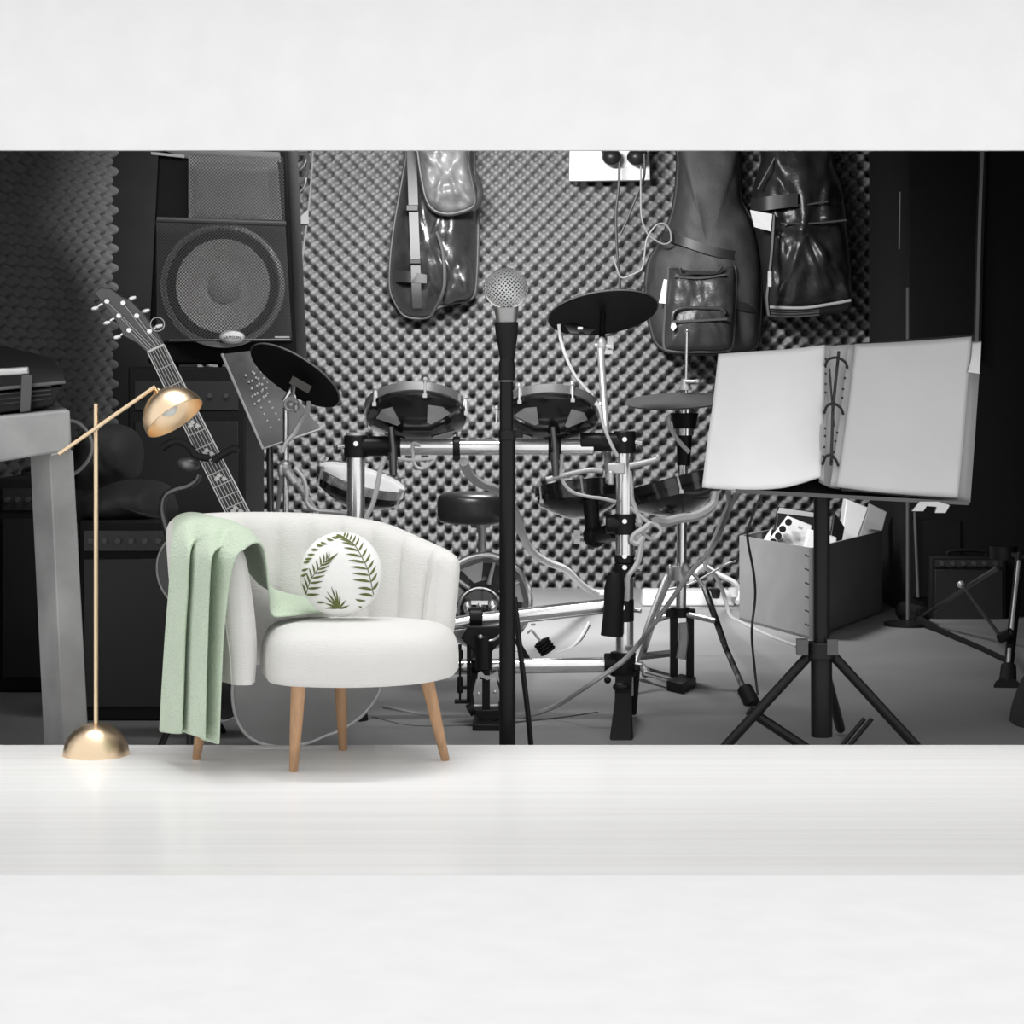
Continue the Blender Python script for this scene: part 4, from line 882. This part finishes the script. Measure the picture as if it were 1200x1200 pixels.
def backpack():
    D = YW-.14
    t = thing('backpack', 'black shiny backpack with pale label hanging right of the charcoal guitar bag', 'backpack', P(940, 375, D))
    out = [(897,150),(965,150),(975,190),(985,215),(992,260),(996,310),(998,345),(996,362),(975,368),(930,372),(903,374),(896,355),(892,310),(884,265),(880,240),(885,210),(893,185)]
    puffy(out, D, .26, wr=.05, back=.12, ws=10, seed=21).build('shell', mat('black shiny nylon', .018, .35, 0, .4, var=.3, bump=.25, bscale=35), t, smooth=75)
    g = G(); g.prism([P(879,246,D-.26), P(905,251,D-.30), P(903,271,D-.30), P(884,266,D-.26)], (0,.01,0)); g.build('label_patch', mat('pale label', .5, .6), t)
    g = G(); g.band([[P(x,y,D-d), P(x,y+16,D-d)] for x, y, d in ((880,232,.1),(893,231,.25),(915,228,.29),(935,226,.29))]); g.build('top_strap', mat('dark strap', .02), t)
    g = G(); g.tube(pc([(907,252),(905,290),(901,330),(899,350),(901,370)], D-.28, 6), .012, 6); g.build('shoulder_strap', mat('dark strap', .02), t)
    g = G(); g.pbox(900, 318, 904, 336, D-.31, .02); g.build('buckle', STEEL, t)
    g = G(); g.tube(pc([(901,360),(940,361),(970,357),(997,352)], D-.16, 8), .009, 8); g.build('bottom_piping', mat('pale piping', .35, .4), t)
    for k, pts in enumerate(([(888,222),(900,200),(908,185)], [(915,262),(950,262),(992,258)], [(905,238),(940,240),(970,236)])):
        g = G(); g.tube(pc(pts, D-.27 if k else D-.2, 6), .006, 6); g.build('seam_piping', STRAP, t)
    for k in range(3):
        g = G(); g.tube(pc([(901,364+k*3),(930,365+k*3),(960,363+k*3)], D-.14, 6), .005, 6); g.build('bottom_rib', STRAP, t)
backpack()
# black cabinet at the right, narrow metal strips, dark equipment
def wardrobe():
    D = 11.0; t = thing('black_cabinet', 'tall black cabinet standing at the right edge of the back wall', 'cabinet', foot(1130, D+.3))
    a, b_ = foot(1064, D), foot(1206, D); zt_ = P(0,388,D).z
    g = G(); g.box(((a.x+b_.x)/2, D+.6, (2.5+FZ)/2), (b_.x-a.x, 1.2, 2.5-FZ)); g.build('body', BLACKM, t, bevel=.006)
    for x0, x1, y0, y1 in ((1070, 1126, 610, 700),):
        g = G(); g.pbox(x0, y0, x1, y1, D-.012, .012); g.build('door', BLACK, t, bevel=.003)
    g = G(); g.tube([P(1153,150,D-.03), P(1149,260,D-.03), P(1145,420,D-.03)], .022, 8); g.build('metal_strip', mat('grey perforated strip', .09, .4, .5), t)
    g = G(); g.cyl(P(1072,600,D-.03), P(1076,700,D-.03), .008, n=8); g.build('edge_rod', mat('grey edge', .14, .4), t)
    g = G(); g.cyl(P(1055,225,D-.02), P(1054,292,D-.02), .005, n=8); g.build('upper_rod', mat('grey edge', .14), t)
wardrobe()
def rod():
    D = 10.6; t = thing('metal_pole', 'thin upright metal pole rising behind the open binder', 'pole', foot(1064, D))
    g = G(); g.cyl(P(1064,337,D), foot(1064, D), .010, n=10); g.build('tube', mat('grey edge', .14), t)
    g = G(); g.lathe([(.12,0),(.12,.015),(.02,.03)], foot(1064, D), (0,0,1), 24); g.build('base', BLACK, t)
rod()

# open binder on music stand
def musicstand():
    D = 6.84; t = thing('music_stand', 'black tripod music stand carrying the open binder', 'music stand', foot(962, D))
    g = G(); g.cyl(P(963,583,D), P(962.5,765,D), M(9.5,D), n=20); g.build('upper_tube', mat('satin black tube', .02), t)
    g = G(); g.cyl(P(962.5,756,D), foot(963, D, FZ+.07), M(12.5,D), n=20); g.build('lower_tube', BLACK, t)
    g = G(); g.cyl(P(962,752,D), P(962,772,D), M(17,D), n=16); c = g.build('leg_collar', BLACK, t, bevel=.004)
    for x in (940, 975): g = G(); g.box(P(x,758,D-.03), (.035,.03,.05)); g.build('collar_bolt', mat('dark grey metal', .10), c)
    for (x1, D1) in ((838, 6.80), (1052, 6.80)):
        g = G(); s_ = 1 if x1 > 962 else -1
        g.tube([P(962+s_*14,768,D), foot(962+s_*120, D1, FZ+.02)], M(6,D), 10); g.build('leg', BLACK, t)
        if s_ > 0:
            for e in (0, 9): g = G(); g.tube([P(975+e,888,D), P(1013+e,842,D)], M(2.6,D), 8); g.build('brace', BLACK, t)
        else:
            g = G(); g.tube([P(877,832,D), foot(946, D, FZ+.03)], M(6,D), 8); g.build('brace', BLACK, t)
    g = G(); g.tube([P(962,768,D+.04), foot(985, 7.3, FZ+.02)], M(6,D), 10); g.build('leg', BLACK, t)
    # desk behind the binder and lip shelf
    g = G(); g.hexa([P(860,574,6.80), P(1132,590,6.80), P(1120,440,6.98), P(880,432,6.98), P(860,574,6.815), P(1132,590,6.815), P(1120,440,6.995), P(880,432,6.995)]); g.build('desk', BLACK, t)
    g = G(); g.hexa([P(862,578,6.70), P(1135,592,6.70), P(1135,592,6.815), P(862,578,6.815), P(862,573,6.70), P(1137,588,6.70), P(1137,588,6.815), P(862,573,6.815)]); g.build('desk_lip', mat('dark grey metal', .10), t)
    g = G(); g.prism([P(x,y,6.69) for x, y in ((1078,588),(1100,588),(1113,592),(1108,601),(1096,601),(1098,594),(1086,593),(1082,599),(1069,599))], (0,.012,0)); g.build('page_clip', mat('pale plastic clip', .5, .3), t, smooth=0)
musicstand()
def binder():
    t = thing('ring_binder', 'open ring binder with blank pages and clear sleeves on the black music stand', 'binder', P(975, 585, 6.75))
    A, B = 6.745, 6.93      # bottom and top distance (leaning back)
    def page(pts, name, m, dz=0, th=.012, par=t, lab=None):
        g = G(); rows = patch([[P(x,y,D-dz) for x, y, D in r] for r in pts], 6); g.grid(rows); return g.build(name, m, par, smooth=180, solid=th, label=lab)
    page([[(842,416,B),(882,413,B-.02),(925,410,B-.02),(966,405,B)], [(836,470,B-.08),(880,468,B-.10),(925,466,B-.10),(965,462,B-.06)], [(829,520,B-.13),(875,521,B-.16),(925,518,B-.15),(963,512,B-.10)], [(823,571,A),(870,574,A-.03),(920,571,A-.03),(961,559,A)]], 'left_page', PAPER, .012)
    page([[(1002,404,B-.01),(1045,402,B-.02),(1090,399,B-.01),(1138,395,B)], [(996,460,B-.07),(1040,460,B-.08),(1086,460,B-.07),(1133,458,B-.05)], [(988,518,B-.13),(1035,522,B-.13),(1082,524,B-.12),(1128,522,B-.10)], [(980,571,A),(1028,577,A-.01),(1076,581,A),(1122,584,A)]], 'right_page', mat('sleeved page', .50, .35, 0, .5, var=.02), .008)
    page([[(1010,402,B+.02),(1142,392,B+.02)], [(1000,500,B-.08),(1140,490,B-.08)], [(986,575,A+.02),(1137,589,A+.02)]], 'back_cover', mat('binder cover', .05, .35), -.05, .006)
    page([[(1010,403,B+.01),(1150,400,B+.01)], [(1000,500,B-.09),(1144,490,B-.09)], [(986,575,A+.01),(1137,589,A+.01)]], 'clear_sleeve', mat('grey sleeve', .30, .25, 0, .6), -.035, .003)
    page([[(1139,402,B),(1150,401,B)], [(1138,420,B-.03),(1149,420,B-.03)], [(1134,436,B-.05),(1148,438,B-.05)]], 'index_tab', mat('pale tab', .62, .4), .004, .003)
    page([[(962,407,B+.02),(984,405,B+.03),(1006,404,B+.02)], [(962,480,B-.06),(980,480,B-.05),(998,480,B-.06)], [(960,565,A+.02),(972,571,A+.03),(984,573,A+.02)]], 'spine', mat('pale spine', .5, .4), 0, .006)
    page([[(962,406,B),(973,405,B+.01)], [(961,480,B-.08),(969,480,B-.07)], [(960,562,A),(966,566,A+.01)]], 'hole_strip', mat('grey strip', .42, .5), .006, .002)
    page([[(1003,404,B),(994,405,B)], [(995,480,B-.08),(985,480,B-.07)], [(981,571,A),(973,570,A)]], 'hole_strip', mat('grey strip', .42), .006, .002)
    def on(x, y, dz=0): f = (y-405)/165; return P(x, y, B+(A-B)*f-dz)
    for (xa, xb, y) in ((967, 993, 427), (966, 988, 481), (964, 982, 541)):
        g = G(); g.tube(cr([on(xa,y+3,.01), on(xa+3,y-5,.045), on((xa+xb)/2,y-8,.06), on(xb-3,y-3,.045), on(xb,y+4,.01)], 6), .0045, 8); g.build('ring', mat('dark ring', .03, .3, .6), t)
    g = G(); g.tube([on(983,412,.03), on(980,440,.03), on(976,480,.03), on(974,545,.03)], .005, 8); g.build('ring_rail', mat('dark ring', .03), t)
    g = G(); g.tube([on(972,432,.03), on(975,470,.03), on(977,500,.03)], .0035, 8); g.build('ring_lever', mat('dark ring', .03), t)
    for (x, y) in ((967.5,421),(967.5,438),(967.5,450),(967.5,460),(967,502),(967,511),(966,524),(965,535),(992,430),(990,443),(988,456),(987,466),(981,507),(979,517),(977,530)):
        g = G(); g.cyl(on(x,y,.012), on(x,y,.016), .0042, n=10); g.build('punch_hole', mat('dark ring', .03), t)
binder()

# grey crate with equipment
def crate():
    t = thing('storage_box', 'open grey storage box full of equipment behind the music stand pole', 'box', foot(951, 10.4))
    A = foot(951, 10.0); Bp = foot(866.5, 10.83); Cp = foot(1034, 11.2); Dp = Bp+Cp-A; zt_ = .33
    m = mat('grey fibreboard', .25, .65, 0, .3, var=.06)
    def wall(p, q, name='side_panel'):
        d = (q-p).normalized(); n_ = Vector((d.y, -d.x, 0)); ctr = (A+Dp)/2
        if (ctr-p).dot(n_) < 0: n_ = -n_
        g = G(); g.hexa([p, q, q+n_*.012, p+n_*.012]+[v+V(0,0,zt_-FZ) for v in (p, q, q+n_*.012, p+n_*.012)]); g.build(name, m, t)
    wall(A, Bp); wall(A, Cp); wall(Bp, Dp); wall(Cp, Dp)
    g = G(); g.hexa([v+V(0,0,.002) for v in (A, Cp, Dp, Bp)]+[v+V(0,0,.014) for v in (A, Cp, Dp, Bp)]); g.build('bottom', m, t)
    for k in range(6):
        z = .29-.065*k; c = A+(Bp-A).normalized()*.035+V(0,-.008,0); g = G(); g.tube([V(c.x-.018,c.y,z+.008), V(c.x,c.y-.004,z), V(c.x+.016,c.y,z+.012)], .0045, 6); g.build('stitch', STRAP, t)
crate()
def units():
    D = 10.45
    def slab(name, label, cat, pts, dep, m, D=D, extra=None):
        t = thing(name, label, cat, P(sum(p[0] for p in pts)/4, max(p[1] for p in pts), D))
        g = G(); g.prism([P(x,y,D+(.0 if i in (0,1) else .12)) for i, (x, y) in enumerate(pts)], (0,dep,0)); b_ = g.build('housing', m, t, bevel=.006)
        if extra: extra(t)
        return t
    WP = mat('cream plastic', .70, .45)
    def knobs(t):
        for x, y in ((924,612),(917,620),(912,628),(906,635)):
            g = G(); g.cyl(P(x,y,10.80), P(x,y,10.77), .018, n=14); g.build('knob', BLACK, t)
        g = G(); g.prism([P(936,616,10.79), P(941,618,10.79), P(940,621,10.79), P(935,619,10.79)], (0,.01,0)); g.build('label', PAPERG, t)
    slab('effects_unit', 'cream effects unit with four black knobs leaning in the storage box', 'effects unit', [(890,650),(944,664),(952,616),(924,605)], .06, WP, 10.75, knobs)
    slab('wedge_block', 'plain pale block between effects unit and stand pole in the storage box', 'box', [(936,668),(978,668),(981,630),(948,620)], .06, WP, 10.5)
    slab('paper_stack', 'white folded sheet tucked at the left inside the storage box', 'paper', [(880,660),(898,660),(905,618),(893,636)], .03, PAPERG, 10.98)
    slab('game_case', 'dark flat device with pale ribbed top edge standing at the back of the storage box', 'device', [(905,640),(955,640),(954,600),(912,594)], .05, BLACK, 11.05, lambda t: (lambda g: (g.prism([P(911,601,11.15), P(953,606,11.15), P(954,601,11.15), P(914,595,11.15)], (0,.02,0)), g.build('ribbed_edge', mat('pale ribbed strip', .5, .5), t)))(G()))
    slab('carton', 'tall white carton tilted at the right inside the storage box', 'carton', [(984,645),(1000,645),(1018,595),(992,585)], .12, WP, 10.95)
    slab('grey_carton', 'grey flat carton leaning against the right wall of the storage box', 'carton', [(1001,650),(1030,640),(1040,600),(1019,590)], .04, mat('grey card', .28, .6), 11.3)
    slab('black_adapter', 'small black device between stand pole and white carton', 'device', [(970,650),(983,655),(990,618),(978,600)], .05, BLACK, 10.75)
units()

# power strip
def strip():
    D = 11.5; zf = FZ
    t = thing('power_strip', 'long white power strip on the floor against the foam wall', 'power strip', foot(805, D))
    g = G(); a = foot(752, D); b_ = foot(862, D); g.hexa([a, b_, b_+V(0,.16,0), a+V(0,.16,0), a+V(.01,.02,.085), b_+V(-.03,.02,.085), b_+V(-.03,.16,.085), a+V(.01,.16,.085)]); g.build('housing', WHITEP, t, bevel=.012)
    g = G(); g.cyl(P(838,690,D+.05), P(838,700,D+.05), .04, .045, n=16); g.build('black_plug', BLACK, t)
    g = G(); g.cyl(P(861,689,D+.06), P(861,699,D+.06), .035, n=16); g.build('white_plug', WHITEP, t)
    g = G(); g.cyl(P(764,692,D+.05), P(764,695,D+.05), .014, n=12); g.build('switch', BLACK, t)
strip()

# pale cables of the kit
cab('drum_cable', 'thick pale cable bundle curving from the rack down to the floor behind the microphone stand', [(543,541,7.7),(550,556,7.9),(562,566,8.0),(578,572,8.1),(594,583,8.3),(604,600,8.6),(612,625,8.9),(622,645,9.3),(640,658,9.8),(662,667,10.3),(680,684,10.9),(697,694,11.2),(715,694,11.2)], 9, .018, LCABLE)
cab('drum_cable', 'thin pale cable from the ride cymbal pad down to the right rack post', [(655,380,7.85),(657,398,7.85),(664,420,7.8),(675,442,7.75),(692,462,7.65),(702,478,7.58),(708,500,7.56),(716,520,7.55),(724,535,7.55)], 7.7, .0065, LCABLE)
cab('drum_cable', 'pale cable looping below the right tom pad to the rack post', [(658,532),(658,545),(657,556),(662,568),(672,577),(690,582),(705,584),(722,588)], 7.58, .0065, LCABLE)
cab('drum_cable', 'pale loop of cable around the rack bar under the left tom pad', [(492,522),(484,520),(484,535),(487,546),(495,549),(505,543),(508,538),(500,538),(480,539),(466,537)], 7.57, .0065, LCABLE)
cab('drum_cable', 'twin pale cable hanging behind the left rack post', [(452,535),(446,550),(442,570),(437,590),(430,605),(428,615)], 7.58, .009, LCABLE)
cab('drum_cable', 'pale cable winding from the left cymbal pad down the stand behind the armchair', [(362,470),(360,482),(352,495),(345,508),(335,520),(331,530)], 7.85, .0085, LCABLE)
cab('drum_cable', 'pale cable drooping from the left stand clamp toward the rack post', [(345,548),(355,560),(359,575),(360,590),(370,598),(388,600),(405,602),(412,606)], 7.75, .0085, LCABLE)
cab('drum_cable', 'pale cable dropping from the hi-hat sensor', [(783,487),(785,500),(792,512),(800,522),(808,530)], 8.45, .009, LCABLE)
cab('drum_cable', 'broad white cable sweeping from behind the binder to the rack post', [(838,575,8.0),(835,590,8.0),(825,600,7.95),(812,606,7.9),(795,608,7.85),(780,612,7.8),(768,611,7.75)], 7.9, .018, mat('white cable', .7, .4))
cab('drum_cable', 'white cable loop knotted beside the right rack post', [(738,594),(748,602),(760,612),(770,616),(775,622),(770,629),(762,631),(754,625),(750,612),(746,598),(741,585),(740,570),(738,552)], 7.6, .0075, mat('white cable', .7))
cab('drum_cable', 'white twin cable dropping along the lower right rack post', [(763,612),(755,619),(744,626),(741,634),(748,637),(753,630),(751,640),(749,655),(744,665),(736,676),(735,690),(734,704)], 7.58, .010, mat('white cable', .7))
cab('drum_cable', 'long pale cable running diagonally from behind the binder down to the left floor', [(866,574,8.1),(858,590,8.2),(852,604,8.2),(836,640,8.0),(810,670,7.95),(785,705,7.9),(760,740,7.85),(735,770,7.45),(715,786,7.42),(690,803,7.42),(650,828,7.6),(610,840,7.66),(570,843,7.66),(520,843,7.66),(450,829,7.9)], 8, .009, mat('pale cord', .38, .5))
cab('drum_cable', 'second pale cable from behind the binder curling to the power strip', [(853,574,8.2),(854,590,8.4),(848,605,8.8),(838,630,9.4),(828,655,10.2),(827,665,10.8),(838,674,11.2),(846,690,11.3),(851,706,11.3),(856,722,11.0),(867,729,10.72),(900,745,10.15),(934,758,9.72)], 9, .011, mat('pale cord', .38))
cab('drum_cable', 'pale cable loop standing above the power strip', [(810,681,11.3),(818,668,11.4),(826,664,11.4),(838,671,11.4),(850,677,11.4),(862,684,11.4),(868,696,11.4),(864,706,11.3)], 11, .014, LCABLE)
cab('thin_cable', 'thin dark cord hanging from the music stand in front of the storage box', [(893,578,6.9),(880,610,6.95),(876,630,7.0),(883,670,7.2),(885,700,7.3),(881,740,7.3),(884,780,7.4),(888,815,7.4)], 7, .0045, mat('dark cord', .03))
cab('thin_cable', 'thin straight wire crossing behind the hi-hat stand', [(776,692),(810,684),(850,662),(862,658)], 9.5, .005, LCABLE)
cab('floor_cable', 'dark cable lying along the studio floor between armchair and rack', [(437,842,7.69),(480,852,7.5),(540,852,7.49),(600,848,7.55),(660,842,7.68),(700,836,7.8)], 7.6, .008, DCABLE)
cab('floor_cable', 'thin cable curving on the floor behind the lower rack bar', [(690,730,10.6),(680,748,10.0),(668,760,9.7),(650,766,9.55),(630,768,9.5),(600,762,9.6)], 9, .008, mat('pale cord', .38))
def plug():
    D = 7.7; t = thing('dangling_plug', 'black jack plug dangling from the lower chrome rack bar', 'plug', P(640, 768, D))
    g = G(); g.tube(pc([(618,742),(623,739),(629,746),(634,752)], D, 5), .005, 6); g.build('cord', LCABLE, t)
    g = G(); g.tube([P(633,751,D), P(637,757,D), P(641,763,D)], [.020,.026,.022], 10); g.build('body', RUBBER, t)
    for k in range(4):
        g = G(); c = P(635+k*2.3, 753+k*3.2, D); g.ring(c, Vector((.55,0,-.83)), .026, .006, 16, 6); g.build('rib', RUBBER, t)
plug()

# right side: tripod with black feet, floor amplifier, stage box
def righttripod():
    D = 9.4; t = thing('folding_stand', 'black folding tripod stand with pale tube at the far right', 'stand', foot(1185, 8.6))
    g = G(); g.cyl(P(1196,650,8.9), P(1180,800,8.5), .020, n=14); g.build('leg_tube', BLACK, t)
    g = G(); g.cyl(P(1194,658,8.86), P(1185,742,8.6), .008, n=10); g.cyl(P(1183,760,8.55), P(1180,802,8.46), .008, n=10); g.build('chrome_rod', STEEL, t)
    g = G(); g.tube([P(1182,780,8.52), P(1180,815,8.45), foot(1181, 8.42, FZ)], [.030,.040,.055], 16); g.build('rubber_foot', RUBBER, t)
    g = G(); g.tube([P(1170,665,9.6), P(1130,690,9.9), P(1082,722,10.6)], .012, 8); g.build('leg', mat('dark steel', .16), t)
    g = G(); g.tube([P(1126,684,9.9), P(1150,716,9.4), P(1174,748,8.7)], .008, 8); g.build('brace', mat('dark steel', .16), t)
    g = G(); g.ball(P(1126,685,9.86), .018, 10); g.build('pivot', STEEL, t)
    g = G(); g.cyl(P(1185,742,8.58), P(1172,748,8.62), .022, n=10); g.ball(P(1185,742,8.55), .012, 10); g.build('knob', BLACK, t)
    g = G(); g.tube([P(1084,720,10.6), foot(1060, 10.9, FZ+.04)], [.035, .05], 12); g.build('rubber_foot', RUBBER, t)
    g = G(); g.cyl(P(1176,640,9.3), P(1176,655,9.3), .06, n=18); g.cyl(P(1188,650,9.0), P(1206,655,8.8), .012, n=8); g.build('hub', BLACK, t)
righttripod()
amp('floor_monitor', 'low black box on the floor in front of the black cabinet', 1090, 652, 1180, 10.9, .08, 733)
g = G(); g.tube([foot(1068,10.75,FZ+.03), foot(1100,10.3,FZ+.012), foot(1150,9.6,FZ+.012), foot(1185,9.1,FZ+.012)], [.03,.015,.012,.012], 8)
tag(g.build('floor_cable', RUBBER), 'black cable lying across the floor below the folding tripod stand', 'cable')
g = puffy([(1040,690),(1052,684),(1062,688),(1064,698),(1048,700),(1040,697)], 11.9, .1, wr=.01, back=.02); tag(g.build('cable_bundle', mat('dark grey coil', .09, .5)), 'small dark bundle on the floor beside the storage box', 'cable')
def rcase():
    D = 7.6; t = thing('black_bag', 'black soft bag cut off by the right edge on the studio floor', 'bag', foot(1205, D))
    g = puffy([(1190,845),(1200,810),(1215,790),(1260,780),(1270,870),(1198,868)], 7.5, .1, wr=.01, back=.1); g.build('shell', mat('dark soft bag', .035), t, smooth=60)
rcase()

# ================================================================== CAMERA, LIGHT
cam = bpy.data.cameras.new('camera'); co = bpy.data.objects.new('camera', cam); C.objects.link(co)
co.location = (0, 0, H); co.rotation_euler = (pi/2, 0, 0); cam.sensor_width = 36; cam.lens = F/1200*36; cam.shift_y = -0.125; cam.clip_end = 60
bpy.context.scene.camera = co
w = bpy.data.worlds.new('world'); bpy.context.scene.world = w; w.use_nodes = True
w.node_tree.nodes['Background'].inputs[0].default_value = (1, 1, 1, 1); w.node_tree.nodes['Background'].inputs[1].default_value = 1.03
def area(name, loc, tgt, size, power, spread=180, sy=None):
    l = bpy.data.lights.new(name, 'AREA'); l.energy = power; l.size = size; l.spread = math.radians(spread)
    if sy: l.shape = 'RECTANGLE'; l.size_y = sy
    o = bpy.data.objects.new(name, l); C.objects.link(o); o.location = loc
    o.rotation_euler = (Vector(tgt)-Vector(loc)).to_track_quat('-Z', 'Y').to_euler(); return o
area('unseen_studio_light', (-0.3, 9.5, 2.66), (-0.3, 12.4, 0.9), 1.0, 125, 112, 0.25)
area('unseen_studio_light', (0.2, 10.2, 2.68), (0.2, 10.1, 0), 0.6, 42, 90)
area('unseen_studio_light', (-0.2, 7.0, 2.6), (0.0, 9.0, 0.6), 1.2, 20, 110, 0.3)  # unseen fill added to light pads, stands and cables from the front
area('unseen_studio_light', (-1.25, 8.0, 2.68), (-1.5, 9.6, 1.0), 0.4, 6, 110)  # weak unseen fill added to lift the loudspeaker and left side
area('added_front_fill', (0.2, 4.9, 3.9), (0.2, 5.1, 0), 3.4, 9, 120, 1.4)  # unseen overhead fill added to brighten the white floor
area('added_front_fill', (0.0, 6.28, 2.7), (0.0, 6.26, 0), 4.6, 9.5, 50, 0.25)  # unseen strip fill added to brighten the planks near the opening
v = bpy.context.scene.view_settings; v.view_transform = 'Standard'; v.look = 'None'; v.exposure = 0; v.gamma = 1; v.use_curve_mapping = False
